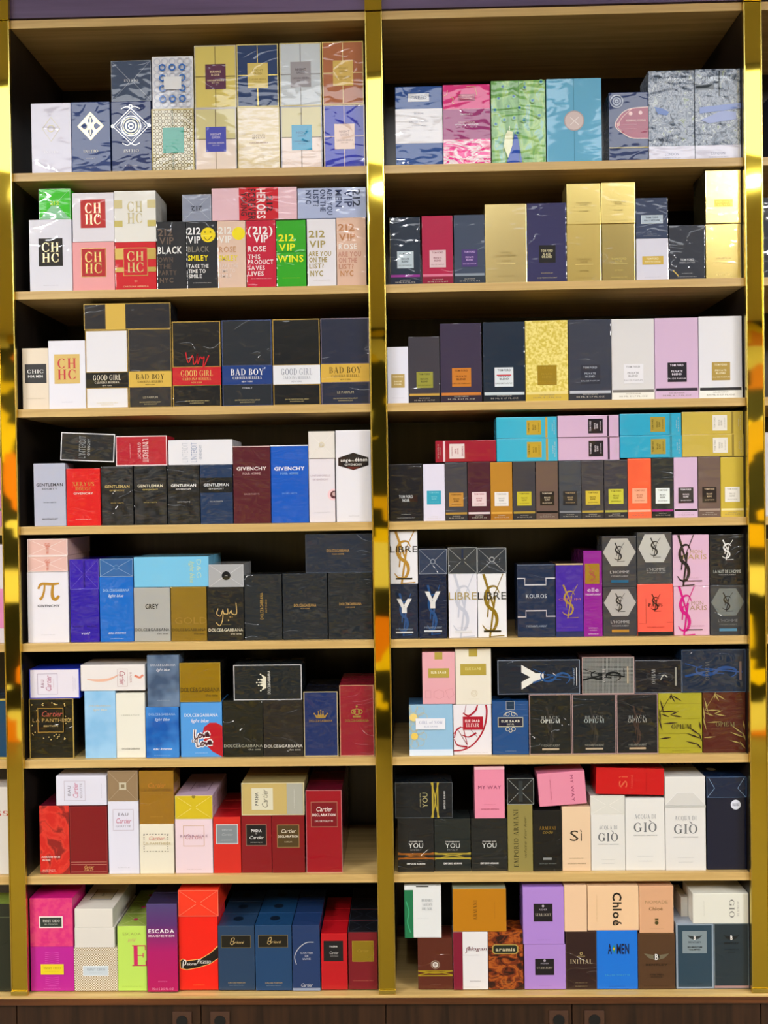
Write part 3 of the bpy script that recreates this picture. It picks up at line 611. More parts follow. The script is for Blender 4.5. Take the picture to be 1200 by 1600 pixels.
B(158.5, 729, 208, 822, 'leather', GVY('GENTLEMAN', 'GIVENCHY', 'c8b070', 'b09858', .34, .78), 'black box with gold capitals, first of three alike', w=1.0)
B(209.5, 727.5, 260.5, 822, 'leather', GVY('GENTLEMAN', 'GIVENCHY', 'd8d0b8', 'b8a868', .34, .78), 'black box with cream capitals, second of three alike', w=1.0)
B(262, 727, 312, 821, 'leather', GVY('GENTLEMAN', 'GIVENCHY', 'f0f0f0', 'd0d0d0', .34, .78), 'black box with white capitals, third of three alike', w=1.0)
B(313, 726, 363.5, 820, '1e3558', [R(0, .22, 1, .47, '16191c', 'name_band')] + GVY('GENTLEMAN', 'GIVENCHY', 'd8dce0', 'c0c4c8', .34, .78), 'deep blue box with black name band', w=1.0)
B(364.5, 697, 422.5, 820, '551c28', GVY('GIVENCHY', 'POUR HOMME', 'f0e4e4', 'c8a0a0', .29, .80) + [SEAL('d8b8b8')], 'tall burgundy box with white capitals', w=.6)
B(423, 695.5, 482, 819, '1558c0', GVY('GIVENCHY', 'POUR HOMME', 'f0f0f8', '80b0f0', .30, .80) + [SEAL('e8f0f8')], 'tall cobalt blue box with white capitals', w=.6)
B(483, 716, 523.5, 817, 'e2dde6', [T('L\'INTEMPORELLE', .45, .27, .03, 'c0b0c0', .76), T('DE GIVENCHY', .45, .33, .03, 'c0b0c0', .6), C(.93, .57, .22, 'f0c8d0', 0), C(.96, .57, .15, '5c3038', 0), C(.97, .56, .08, 'c8a8a8', 0), tiny(.84, 'c8c8d0', .6)], 'pearly white box with round portrait at its edge', w=.3)
B(482, 674, 523, 715.5, 'e4dfda', [XF('f2eee8'), T('G', .5, .52, .10, 'd8c890', .08, 's'), C(.5, .5, .1, 'e0d4b0', .08)], 'ivory box end with crossed folds on portrait box', d=.10, w=.6)
B(525, 672, 580, 816, 'e4e3ec', [P([(.07, .30), (.5, .245), (.93, .30), (.93, .385), (.5, .435), (.07, .385)], '1e1a1c', 'label_panel'), T('ange', .28, .325, .035, 'f0f0f0', .28, 'b'), T('ou', .48, .33, .02, 'c0c0c0', .08), T('démon', .72, .32, .04, 'f0f0f0', .34, 'b'), T('GIVENCHY', .5, .375, .022, 'd8d8d8', .5, 'b'), P([(.3, .40), (.7, .40), (.5, .43)], '5c2020'), tiny(.935, 'b8b8c0', .3)], 'tall white box with black hexagonal name label', w=.25)
B(94, 679, 178, 725, '1e2024', [EDGE('e4e4ea', .035), T('L\'INTERDIT', .5, .40, .12, '8c9094', .80, 'r'), T('GIVENCHY', .5, .52, .05, '9ca0a4', .6, 'b')], 'black white edged box lying tilted on grey box', rot='l', w=.5, tilt=3, d=.05)
B(181, 681, 261, 725, 'b21c30', [EDGE('f0dce0', .03), T('L\'INTERDIT', .5, .42, .11, 'f0d0d4', .78, 'r'), T('GIVENCHY', .5, .54, .06, 'e8b0b8', .56, 'b'), tiny(.72, 'e8b0b8', .5)], 'red white edged box lying sideways', rot='r', w=.5, d=.06)
B(263, 687, 363.5, 726, 'e4e4ec', [T('L\'INTERDIT', .5, .26, .09, 'c8ccd8', .78, 'r'), T('L\'INTERDIT', .5, .40, .09, 'a0acc8', .78, 'r'), T('GIVENCHY', .5, .50, .04, 'b0b8c8', .56, 'b')], 'white box lying sideways with faint blue grey capitals', rot='l', w=.6, d=.10)

# ================= left bay, fifth shelf
on('left', 5)
B(43, 893.5, 107, 1005, 'e4e2ec', [L([(.27, .24), (.34, .175), (.46, .17), (.62, .175), (.78, .165)], (.05, .04, .07), 'b48428', 'large_letter', True), L([(.43, .19), (.41, .28), (.36, .36), (.30, .385)], (.04, .07), 'b48428', 'large_letter', True), L([(.63, .19), (.61, .30), (.63, .37), (.70, .385), (.78, .34)], (.06, .03, .08), 'b48428', 'large_letter', True), T('GIVENCHY', .52, .48, .035, '505058', .54, 'b'), tiny(.89, 'b0b0b8', .34)], 'white box with large gold Greek letter', w=.3, d=.06)
for a, b_, q in ((868.5, 893, 'lower'), (842, 868, 'upper')):
    B(43, a, 105.5, b_, 'e2b8b0', [XF('f0dcd8'), T('GG', .5, .34, .22, 'd88878', .14, 'b'), T('GG', .5, .62, .22, 'd88878', .14, 'b', 'u'), EDGE('f2e2e0', .02)], 'pale pink box end stacked on white box, %s of two' % q, d=.13, w=.6)
B(110, 920.5, 155, 1005, '2a12a0', [tiny(.70, '180c60', .8, 'LIGHT BLUE', .03), T('void', .5, .83, .045, 'd8d0f8', .28, 'i')], 'violet blue box with small white script near its foot', w=.8)
B(109, 874, 154, 920, '3016a8', [XF('6a58d0'), L([(.5, .05), (.5, .95)], .05, '241088')], 'violet blue box end with crossed folds', d=.12, w=1.0)
B(156, 901, 208.5, 1005, '1068c8', [DG('a0ccf4', .21, .04, .78), T('light blue', .48, .29, .045, 'd0e4f8', .44, 'i'), T('eau intense', .5, .86, .035, 'd8e8f8', .52, 'i'), tiny(.95, 'b0d0f0', .4)], 'bright blue box with white script, beside violet blue box', w=.5)
B(156, 873, 207.5, 900.5, '2c64a4', [XF('90b0d8'), C(.5, .48, .08, '4c7cb4', .05)], 'glossy steel blue box end on the bright blue box', d=.10, w=1.2)
B(209.5, 918, 266, 1005, 'a7a8a6', [T('GREY', .5, .35, .09, '141414', .36, 'b'), DG('18181a', .78, .055, .94, 'the one')], 'silver grey box with black capitals', w=.5)
B(267, 917, 323, 1004, '@b09440', [T('GOLD', .56, .62, .12, '@c8a858', .9), DG('3a3018', .79, .055, .94, 'the one')], 'metallic gold box with thin outlined word', w=.8)
B(324, 917, 381, 1003, '1f2123', [L([(.30, .40), (.26, .50), (.36, .54), (.42, .44), (.46, .50), (.50, .50)], .022, 'd0b070', 'arabic_script', True), L([(.50, .50), (.56, .50), (.56, .40)], .02, 'd0b070', 'arabic_script', True), L([(.60, .50), (.66, .44), (.68, .50), (.80, .50), (.79, .30)], .022, 'd0b070', 'arabic_script', True), L([(.24, .66), (.34, .72), (.42, .60), (.43, .42)], .022, 'd0b070', 'arabic_script', True), C(.62, .56, .012, 'd0b070', 0, 'arabic_script'), C(.68, .56, .012, 'd0b070', 0, 'arabic_script'), C(.58, .62, .02, 'd0b070', 0, 'arabic_script'), tiny(.70, 'a09058', .3), DG('e8e0c8', .80, .055, .94, 'the one')], 'black box with flowing gold Arabic script', w=.7)
B(209, 870, 326, 917, '74c0e6', [T('D&G', .40, .13, .06, 'b8d8c8', .6), T('light blue', .5, .22, .06, 'b8d0a8', .7, 'i')], 'sky blue box lying sideways above silver and gold boxes', rot='r', d=.06, w=.4, n=2, bdesc='sky blue box lying sideways')
B(325.5, 882, 380.5, 916, 'a6a8ac', [XF('d0d2d6'), C(.5, .5, .125, '14161a', 0), T('ONE', .5, .5, .04, 'd0d0d0', .08)], 'silver box end with black round seal', d=.09, w=.6)
B(382, 897.5, 440.5, 1001, '1f262d', [T('DOLCE&GABBANA', .46, .48, .08, 'b0904c', .40, 'r', 'l'), T('INTENSO', .58, .48, .04, 'b0904c', .2, 'r', 'l')], 'dark slate box with gold name running upward', w=1.3)
B(442, 896, 511.5, 999, '1d252e', [DG('b8945a', .48, .04, .50), T('POUR HOMME', .5, .53, .02, 'b8945a', .2)], 'dark slate box with level gold name, left of its twin', w=1.3)
B(513, 894.5, 582, 998, '1c242c', [DG('b8945a', .47, .04, .50), T('POUR HOMME', .5, .52, .02, 'b8945a', .2)], 'dark slate box beside the middle gold strip', w=1.2)
B(477.5, 834.5, 581, 893.5, '222c3c', [T('DOLCE&GABBANA', .49, .43, .07, 'b8945a', .34), T('POUR HOMME', .49, .52, .035, 'b8945a', .18), EDGE('4a5668', .006)], 'wide navy slate box lying on top of dark slate pair', w=1.1, d=.06)

# ================= left bay, sixth shelf
on('left', 6)
rnd = random.Random(3)
specks = []
for i in range(70):
    u, v = rnd.uniform(.06, .92), rnd.uniform(.06, .68)
    if .2 < u < .8 and .14 < v < .56: continue
    specks.append(C(u, v, .014, 'c8b070', 0, 'gold_specks'))
B(46, 1091.5, 115, 1188, '17180f', [EDGE('b89c50', .018), specks, R(.2, .15, .79, .56, '0f100c'), FR(.2, .15, .79, .56, .018, '@c8a858'), T('Cartier', .52, .25, .085, 'b05048', .46, 'i'), T('LA PANTHERE', .53, .355, .055, '@d0b880', .88, 'b'), T('EDITION', .5, .45, .025, 'c0a870', .32, 'b')], 'black box with gold speckled frame and red script', w=.8, side='100f0c', right=[EDGE('b89c50', .03)], d=.075)
B(132.5, 1079.5, 181, 1187.5, 'sky', [DG('d8c8a8', .22, .025, .7), T('light blue', .5, .28, .03, 'e8e0c8', .44, 'i')], 'pale sky blue box left of tall cream box', w=.3)
B(181.5, 1083, 227, 1187.5, 'e4e2d6', [T('L\'IMPERATRICE', .5, .34, .018, 'a8a898', .62), DG('706c60', .86, .028, .62)], 'tall cream box with tiny grey name', w=0)
B(46, 1045, 124.5, 1090.5, 'e0dcea', [EDGE('2038b8', .03), FR(.14, .16, .84, .56, .014, 'a89cb4'), T('EAU', .5, .26, .06, 'a07c98', .26, 'b'), T('Cartier', .5, .38, .11, 'b87090', .52, 'i'), tiny(.48, 'b898a8', .3), tiny(.87, 'a89cb4', .5), tiny(.91, 'a89cb4', .4)], 'white box with blue edges lying sideways on gold speckled box', rot='l', w=.3, d=.06, side='1c30b0')
B(126, 1038.5, 226.5, 1078.5, 'e4e0e0', [L([(.38, .40), (.56, .56), (.60, .74), (.55, .90)][::-1], (.02, .06, .10), 'e8b8a0', 'swoosh_print', True), L([(.40, .03), (.50, .08), (.42, .16)], .08, 'e08870', 'swoosh_print', True), FR(.16, .27, .84, .43, .014, 'c8b8b8'), T('Cartier', .5, .35, .09, 'b86878', .52, 'i'), T('BAISER', .5, .22, .03, 'c8a8a8', .4)], 'white box lying sideways with peach swoosh print', rot='r', w=.3, d=.07)
B(228, 1105, 279.5, 1189, 'deepsky', [DG('a8c8ec', .14, .04, .80), T('light blue', .5, .24, .055, 'c8dcf4', .44, 'i'), T('eau intense', .5, .82, .05, 'e8f0f8', .56, 'i'), tiny(.95, 'a0c0e8', .5)], 'deep blue cloudy box under the grey blue one', w=.5)
B(230, 1023.5, 280, 1104.5, 'greysky', [DG('c8ccd4', .19, .045, .78), T('light blue', .5, .28, .055, 'd8dce4', .42, 'i'), tiny(.87, 'a8b4c4', .4)], 'grey blue cloudy box standing on deep blue box', w=.7)
hr = [(.5 + .5 * 0, 0)]
heart = [(1.0, .44), (.86, .38), (.70, .38), (.56, .46), (.52, .60), (.58, .76), (.76, .90), (1.0, 1.0)]
loveA = lambda dx, dy, th, c: [L([(.34+dx, .50+dy), (.33+dx, .60+dy), (.34+dx, .66+dy), (.42+dx, .64+dy)], th, c, 'script_word', True), L([(.46+dx, .57+dy), (.42+dx, .62+dy), (.47+dx, .645+dy), (.51+dx, .60+dy), (.46+dx, .57+dy)], th, c, 'script_word', True), L([(.52+dx, .57+dy), (.56+dx, .64+dy), (.61+dx, .55+dy)], th, c, 'script_word', True), L([(.61+dx, .61+dy), (.68+dx, .59+dy), (.64+dx, .55+dy), (.61+dx, .62+dy), (.70+dx, .62+dy)], th, c, 'script_word', True)]
B(280.5, 1096.5, 347.5, 1190, '4d98e0', [P(heart, 'b81828', 'heart'), DG('e8f0f8', .24, .055, .80), T('light blue', .46, .34, .06, 'f0f0f8', .42, 'i'),
  loveA(0, 0, .078, 'f4f0f2'), loveA(.06, .145, .078, 'f4f0f2'), L([(.29, .68), (.29, .73)], .05, 'f4f0f2', 'script_word'), L([(.38, .66), (.33, .70), (.37, .72), (.33, .74)], .05, 'f4f0f2', 'script_word'),
  loveA(0, 0, .022, '501828'), loveA(.06, .145, .022, '501828'), L([(.29, .68), (.29, .73)], .02, '301c30', 'script_word'), L([(.38, .66), (.33, .70), (.37, .72), (.33, .74)], .02, '301c30', 'script_word'), tiny(.92, 'c8dcf4', .3)], 'bright blue box with red heart and handwriting', w=.2, d=.07)
B(281, 1035.5, 344.5, 1095.5, '@b8992c', [DG('2a2412', .69, .11, .96, 'the one'), EDGE('@e0c860', .015)], 'metallic gold box standing on the red heart box', w=.6, side='1a1a18', d=.08)
B(348.5, 1094.5, 411, 1188, '191c18', [DG('a8a898', .80, .05, .96, 'the one')], 'black box with pale name, left of two below crown box', w=1.3)
B(411.5, 1094, 473.5, 1187, '232120', [DG('d8d4cc', .81, .05, .96, 'the one')], 'black box with whiter name, right of two below crown box', w=1.3)
B(365, 1038.5, 471.5, 1093, '171f25', [EDGE('c8c8cc', .025), CROWN('e0dcc8', .5, .42, .46, .14), T('DOLCE&GABBANA', .5, .52, .04, 'd8d8d0', .66)], 'black white edged box lying sideways with pale crown', rot='l', d=.075, w=1.2)
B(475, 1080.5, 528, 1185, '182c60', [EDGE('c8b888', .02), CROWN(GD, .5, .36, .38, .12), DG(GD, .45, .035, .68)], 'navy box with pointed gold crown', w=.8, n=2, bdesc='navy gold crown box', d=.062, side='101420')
B(531, 1070.5, 584.5, 1183, '8c1a2c', [EDGE('c89878', .02), C(.5, .375, .10, GD, .07), C(.40, .375, .07, GD, .045), C(.60, .375, .07, GD, .045), R(.38, .43, .62, .455, GD, 'printed_emblem'), C(.5, .30, .03, GD), DG(GD, .50, .035, .68)], 'dark red box with rounded gold crown', w=1.1, n=2, bdesc='dark red gold crown box', d=.062)

# ================= left bay, seventh shelf
on('left', 7)
def CART(frame, ink, words, v=(.12, .42), u=(.14, .86), lab=None, red=None):
    h = v[1] - v[0]; o = []
    if lab: o.append(R(u[0], v[0], u[1], v[1], lab))
    o += [FR(u[0], v[0], u[1], v[1], .012, frame)]
    if words[0]: o.append(T(words[0], .5, v[0] + h * .24, h * .13, ink, .34, 'b'))
    o.append(T('Cartier', .5, v[0] + h * .54, h * .24, red or ink, .50, 'i'))
    if words[1]: o.append(T(words[1], .5, v[0] + h * .80, h * .10, ink, .5))
    return o
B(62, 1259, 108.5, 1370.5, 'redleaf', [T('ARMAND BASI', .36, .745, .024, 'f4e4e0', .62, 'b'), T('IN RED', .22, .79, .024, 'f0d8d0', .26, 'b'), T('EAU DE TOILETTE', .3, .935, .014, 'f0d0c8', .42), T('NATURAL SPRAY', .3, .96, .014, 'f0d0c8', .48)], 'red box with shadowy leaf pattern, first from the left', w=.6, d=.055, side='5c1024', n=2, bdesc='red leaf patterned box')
B(109.5, 1260, 167.5, 1370.5, '7c0c18', [EDGE('a04040', .012), R(.02, .82, .98, .826, 'c88878', 'gold_line'), R(.02, .855, .98, .861, 'c88878', 'gold_line'), R(.02, .965, .98, .972, 'c88878', 'gold_line'), T('Cartier', .5, .895, .04, 'e8b870', .26, 'i'), T('CARAT', .5, .94, .022, 'd8a868', .24, 'b')], 'plain dark crimson box with gold script at its foot', w=.2)
B(87.5, 1212.5, 166.5, 1259, 'dadaea', [CART('b4a8b8', '8c8898', ('EAU', 'GOUTTE'), (.16, .58), (.16, .84), None, 'c06888'), tiny(.9, 'a8a8b8', .5)], 'white framed label box lying sideways on crimson boxes', rot='l', w=0, d=.05)
B(169.5, 1252, 217, 1370.5, 'dcdcec', [CART('b4a8b8', '8c8898', ('EAU', 'GOUTTE'), (.11, .40), (.16, .84), None, 'c06888'), tiny(.91, 'b0b0c0', .4)], 'tall white box with thin framed label and pink script', w=0)
B(168.5, 1204.5, 215, 1251, '927a5c', [XF('b8a48c'), R(.38, .38, .62, .62, 'c8c0a8', 'printed_emblem'), R(.44, .44, .56, .56, '8c7c60', 'printed_emblem')], 'taupe box end with small square seal', d=.10, w=.7)
dots = [R(.12 + .088 * i, .19, .15 + .088 * i, .205, '3c3428', 'printed_emblem') for i in range(9)] + [R(.12 + .088 * i, .535, .15 + .088 * i, .55, '5c5440', 'printed_emblem') for i in range(9)] + [R(.12, .21 + .045 * i, .15, .225 + .045 * i, '4c4434', 'printed_emblem') for i in range(7)] + [R(.82, .21 + .045 * i, .85, .225 + .045 * i, '4c4434', 'printed_emblem') for i in range(7)]
B(218.5, 1288, 271.5, 1371, 'e4decb', [dots, T('Cartier', .5, .27, .08, 'd08878', .46, 'i'), T('LA PANTHERE', .52, .375, .045, 'c8b890', .80, 'b')], 'cream box with dark dashed frame and pink script', w=0)
B(217.5, 1204.5, 271.5, 1287.5, '@cc9a38', [T('Cartier', .5, .27, .09, 'b87830', .5, 'i'), T('LA PANTHERE', .5, .36, .05, '6c4c1c', .86, 'b'), tiny(.44, '8c6828', .4), tiny(.86, '9c7830', .36)], 'golden box standing on cream dashed frame box', w=1.0)
B(274, 1279.5, 332.5, 1371, 'e6cfd8', [CART('c8a070', 'b08890', ('', ''), (.12, .50), (.22, .78), None, 'c08088'), T('BAISER VOLE', .5, .31, .045, 'a88898', .74, 'b'), tiny(.92, 'a89098', .4)], 'pale pink box with gold framed script label', w=0)
B(273.5, 1243, 332, 1279, 'd0b820', [XF('e4d478'), C(.5, .04, .05, '8c7c20')], 'yellow fronted box with lilac top, lying on pink box', d=.145, w=.7, side='c8aec8', top=[FR(.3, .42, .8, .8, .02, '6c4c6c'), T('Cartier', .55, .6, .12, '7c5878', .3, 'i')])
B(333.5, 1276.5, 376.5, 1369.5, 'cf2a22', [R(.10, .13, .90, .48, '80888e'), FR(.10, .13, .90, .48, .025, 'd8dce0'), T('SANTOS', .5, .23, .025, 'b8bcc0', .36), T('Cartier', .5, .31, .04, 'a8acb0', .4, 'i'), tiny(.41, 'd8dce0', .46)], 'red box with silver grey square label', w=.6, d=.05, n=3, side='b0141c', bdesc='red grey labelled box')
B(377.5, 1273.5, 424.5, 1368.5, '84101c', [R(.16, .17, .83, .52, '15151a'), FR(.15, .16, .84, .53, .02, '987060'), T('PASHA', .5, .27, .045, 'f0f0f0', .34, 'b'), T('DE', .5, .32, .018, 'd0d0d0', .05), T('Cartier', .5, .385, .055, 'd8d8d8', .48, 'i'), tiny(.47, 'c8c8c8', .4)], 'dark red box with black square label', w=.8)
B(425, 1274, 476, 1368.5, '7c0b17', [R(.17, .17, .83, .55, '4c3a1e'), FR(.16, .16, .84, .56, .02, '98784c'), T('Cartier', .5, .27, .06, 'e8dcc8', .44, 'i'), T('DECLARATION', .5, .365, .035, 'e8dcc8', .62, 'b'), tiny(.46, 'd8c8a8', .22, 'PARFUM', .02)], 'dark red box with bronze square label', w=.7)
B(377.5, 1223, 475.5, 1273.5, 'c2ab6a', [R(0, .72, 1, .98, 'a8a89c', 'silver_band'), R(.16, .16, .84, .50, 'd8d4bc'), T('PASHA', .5, .24, .05, '50504c', .4, 'b'), T('Cartier', .5, .37, .09, '6c6858', .56, 'i'), tiny(.84, 'd8d8d0', .6), EDGE('e0d8b0', .02)], 'gold and silver box lying sideways on labelled red boxes', rot='l', d=.06, w=.8, side='988858', n=2, bdesc='gold and silver box lying sideways')
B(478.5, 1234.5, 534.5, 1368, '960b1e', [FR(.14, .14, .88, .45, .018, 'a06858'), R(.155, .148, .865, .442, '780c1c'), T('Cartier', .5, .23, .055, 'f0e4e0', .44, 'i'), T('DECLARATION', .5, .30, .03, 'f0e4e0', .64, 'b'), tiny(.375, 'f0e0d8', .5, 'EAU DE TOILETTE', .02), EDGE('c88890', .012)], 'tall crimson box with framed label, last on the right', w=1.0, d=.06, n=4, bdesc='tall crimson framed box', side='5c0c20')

# ================= left bay, bottom shelf
on('left', 8)
B(48, 1479.5, 115.5, 1554, 'bc1a94', [C(.5, 1.0, .0001, 'bc1a94')] + [L([(.34, .12 + .045 * i), (.5, .14 + .045 * i), (.66, .12 + .045 * i)], .008, 'e060c0', sm=True) for i in range(6)] + [L([(.34, .68 + .045 * i), (.5, .70 + .045 * i), (.66, .68 + .045 * i)], .008, 'e060c0', sm=True) for i in range(5)] + [R(.24, .385, .77, .62, 'e8d024'), T('JIMMY CHOO', .5, .475, .045, '8c7818', .40, 's'), tiny(.545, 'a89020', .34), tiny(.93, 'e080c8', .4)], 'magenta box with bright yellow label', w=.5)
B(46.5, 1403.5, 113.5, 1478, 'pinkjuice', [R(.22, .37, .77, .61, 'e8e0dc'), R(.245, .395, .745, .585, '2a3430'), T('JIMMY CHOO', .5, .465, .055, 'd8dcd4', .40, 's'), tiny(.535, 'b8c0b8', .3, 'BLOSSOM', .025), tiny(.9, '9c1858', .4)], 'hot pink box with black white framed label', w=.6, d=.075, side='c81878')
B(116, 1480.5, 184, 1556, 'houndstooth', [R(.20, .42, .79, .65, 'c8d4dc'), FR(.20, .42, .79, .65, .012, 'e8f0f4'), T('JIMMY CHOO', .5, .505, .055, '7c8c98', .42, 's'), tiny(.58, '8c98a4', .3)], 'tiny brown checked box with pale blue label', w=.3)
B(116.5, 1449.5, 179, 1479.5, 'dad6cf', [], 'white box end under a twin with framed top label', d=.15, w=.8)
B(116.5, 1420, 176, 1449.5, 'dcd8d0', [], 'white box with black framed label on its top', d=.16, w=.8, top=[FR(.22, .45, .80, .75, .02, '1c1814'), R(.24, .48, .78, .72, 'a89c80'), T('JC', .5, .6, .10, '2c2418', .12, 's')])
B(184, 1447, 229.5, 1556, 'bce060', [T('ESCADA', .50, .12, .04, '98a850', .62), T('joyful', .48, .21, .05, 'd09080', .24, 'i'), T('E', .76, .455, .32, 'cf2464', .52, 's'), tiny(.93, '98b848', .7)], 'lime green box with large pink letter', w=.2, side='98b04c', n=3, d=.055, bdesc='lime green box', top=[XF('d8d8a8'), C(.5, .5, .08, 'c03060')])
B(229.5, 1412, 277.5, 1558, 'magentagrad', [T('ESCADA', .48, .31, .042, 'f0e4ec', .84, 'b'), T('MAGNETISM', .48, .365, .022, 'f0d8e4', .84, 'b'), tiny(.88, 'e080b0', .3), T('75ml E 2.5 FL.OZ', .5, .965, .022, 'e8a0c4', .7)], 'tall purple to magenta box', w=.3, dy=-.004, side='2c2444', d=.05, n=2, bdesc='purple to magenta box')
B(278, 1431, 340.5, 1556, 'ee1c10', [P([(.02, .60), (.10, .575), (.20, .60), (.55, .575), (.80, .50), (1.0, .40), (1.0, .58), (.80, .65), (.5, .70), (.2, .73), (.04, .71)], 'e8b060', 'printed_emblem'), P([(.04, .605), (.10, .585), (.20, .61), (.55, .585), (.80, .51), (1.0, .42), (1.0, .57), (.80, .64), (.5, .69), (.2, .72), (.055, .70)], '16120f', 'label_panel'), L([(.10, .70), (.12, .61), (.18, .60), (.17, .65), (.12, .66)], .02, 'f4f0ea', 'script_word', True), T('aloma', .32, .645, .035, 'f4f0ea', .24, 'i'), T('Picasso', .64, .61, .06, 'f4f0ea', .34, 'i'), tiny(.93, 'f09040', .3)], 'bright red box with black torn strip of handwriting', w=.3, d=.075, tw=0)
B(278.5, 1391, 341, 1430, 'f03820', [XF('f88068')], 'bright red orange box end on top of its twin', d=.15, w=.8)
BR = lambda: [R(.09, .15, .90, .34, '15140f'), FR(.09, .15, .90, .34, .010, '7c7048'), L([(.34, .28), (.38, .20), (.45, .19), (.43, .24), (.37, .245), (.44, .25), (.40, .29), (.34, .28)], .016, 'd0b478', 'script_word', True), T('rioni', .57, .255, .04, 'd0b478', .24, 'i'), tiny(.88, 'c0a870', .46, 'EAU DE PARFUM', .02), tiny(.92, '9cb0c0', .4)]
TOPD = [C(.5, .45, .14, '0c1a2c')]
B(341, 1446.5, 398, 1554, '203c5c', BR(), 'steel navy box with black script label, left of its twin', w=.6, d=.054, n=3, bdesc='steel navy box, left column', top=TOPD)
B(399, 1445.5, 456, 1554.5, '17406a', BR(), 'steel navy box with black script label, right of its twin', w=.6, d=.054, n=3, bdesc='steel navy box, right column', top=TOPD)
B(457, 1445.5, 500, 1551, '1c3664', [L([(.78, .26), (.5, .27), (.22, .36), (.08, .48), (.14, .60)], .022, 'c8ccd4', sm=True), T('CARTIER', .52, .425, .028, 'c8ccd8', .46), T('DE', .52, .47, .028, 'c8ccd8', .12), T('LUXE', .52, .515, .028, 'c8ccd8', .28), T('Cartier', .5, .915, .05, 'c8ccd8', .42, 'i'), R(0, .96, 1, 1, '8c98b0', 'base_band')], 'dark blue box with silver arc', w=.7, d=.054, n=3, bdesc='dark blue silver arc box')
B(502, 1458.5, 543, 1554, 'b80d1c', [R(.10, .13, .84, .49, '14161c'), T('PASHA', .48, .23, .03, 'd8d8d8', .3, 'b'), T('Cartier', .48, .34, .05, 'b8b8b8', .34, 'i'), tiny(.40, 'b8b8b8', .3)], 'red box with black square label', w=.7, d=.054, n=3, bdesc='red black labelled box', side='b0101c')
B(544.5, 1456.5, 590, 1552.5, '74101f', [R(.13, .15, .87, .51, '@b89c28'), FR(.13, .15, .87, .51, .015, '@d8bc48'), T('Cartier', .5, .32, .05, '8c7428', .4, 'i'), tiny(.84, 'c87860', .7)], 'dark red box with shiny gold square label', w=.8, d=.05, n=4, bdesc='dark red gold labelled box', side='14161c', top=[XF('505868')])
# ================= right bay, top shelf
on('right', 1)
B(618, 135, 691.5, 255.5, '1b4a94', [R(0, .28, 1, .71, 'e6e6ee', 'white_panel'), R(.27, .09, .72, .19, 'd8dce6'), T('CREED', .5, .14, .04, '8090b0', .34), T('PERFUME', .5, .34, .02, 'a8acc0', .2), T('EAU DE PARFUM', .5, .44, .02, 'b0b4c4', .4), tiny(.49, 'b0b4c4', .3)], 'blue box with broad white middle panel', w=1.3)
B(692.5, 132, 766, 254, 'dc2a80', [R(0, .30, 1, .68, '9c2a74', 'middle_panel'), R(0, .68, 1, 1, 'pinkglare', 'lower_panel'), R(0, .30, 1, .306, 'f090b0', 'pink_line'), R(.32, .12, .68, .20, 'a82860'), T('PENHALIGON\'S', .5, .14, .018, 'f0b0b8', .32, 'b'), T('LONDON', .5, .175, .018, 'f0b0b8', .24, 'b'), L([(.02, .14), (.08, .12), (.1, .07)], .01, 'f0c8a0', sm=True), L([(.16, .16), (.22, .17), (.2, .22), (.24, .24)], .012, 'f0c8a0', sm=True), L([(.5, .03), (.66, .03), (.7, .07), (.72, .14)], .010, 'f0c8a0', sm=True), T('SAMSARA', .5, .37, .02, 'f0e0ec', .26, 'b'), T('EAU DE PARFUM', .5, .47, .018, 'f0c8dc', .34, 'b'), T('NATURAL SPRAY VAPORISATEUR', .5, .50, .018, 'f0e0ec', .5, 'b'), T('3.4 FL.OZ', .5, .53, .018, 'e8b8dc', .46)], 'hot pink box with purple middle panel', w=1.4)
eyes = []
for u, v in ((.22, .07), (.14, .21), (.42, .19), (.07, .35), (.32, .31), (.52, .33), (.24, .47), (.42, .45), (.08, .52), (.48, .63), (.62, .09), (.92, .03), (.76, .25), (.88, .43), (.60, .48)):
    eyes += [C(u, v, .045, '8cc06c', 0, 'feather_eyes'), C(u, v, .030, '38a0a8', 0, 'feather_eyes'), C(u, v, .016, '1c3c90', 0, 'feather_eyes')]
B(767.5, 125.5, 852.5, 253.5, 'peacock', [eyes, P([(.30, .60), (.39, .62), (.38, .78), (.30, .93), (.22, .78), (.25, .66)], 'eef2cc', 'bird_print'), P([(.42, .64), (.47, .66), (.52, .82), (.56, 1.0), (.26, 1.0), (.34, .86), (.39, .76)], '1048b4', 'bird_print'), L([(.33, .55), (.33, .60)], .02, 'd8e8c8', 'bird_print'), R(.50, 0, .507, 1, '2c6c50', 'centre_line')], 'green peacock feather box with blue bird', w=1.0)
B(854, 122.5, 940, 251.5, '68b2d8', [R(.495, 0, .502, 1, '3c88a8', 'centre_line'), C(.5, .50, .185, 'd8c8c8', 0, 'silver_medallion'), C(.5, .50, .185, 'b8a8ac', .165, 'silver_medallion'), L([(.43, .46), (.58, .55)], .015, 'f0e8e8', 'silver_medallion'), L([(.58, .46), (.43, .55)], .015, 'f0e8e8', 'silver_medallion')], 'turquoise blue box with silver round medallion', w=.7)
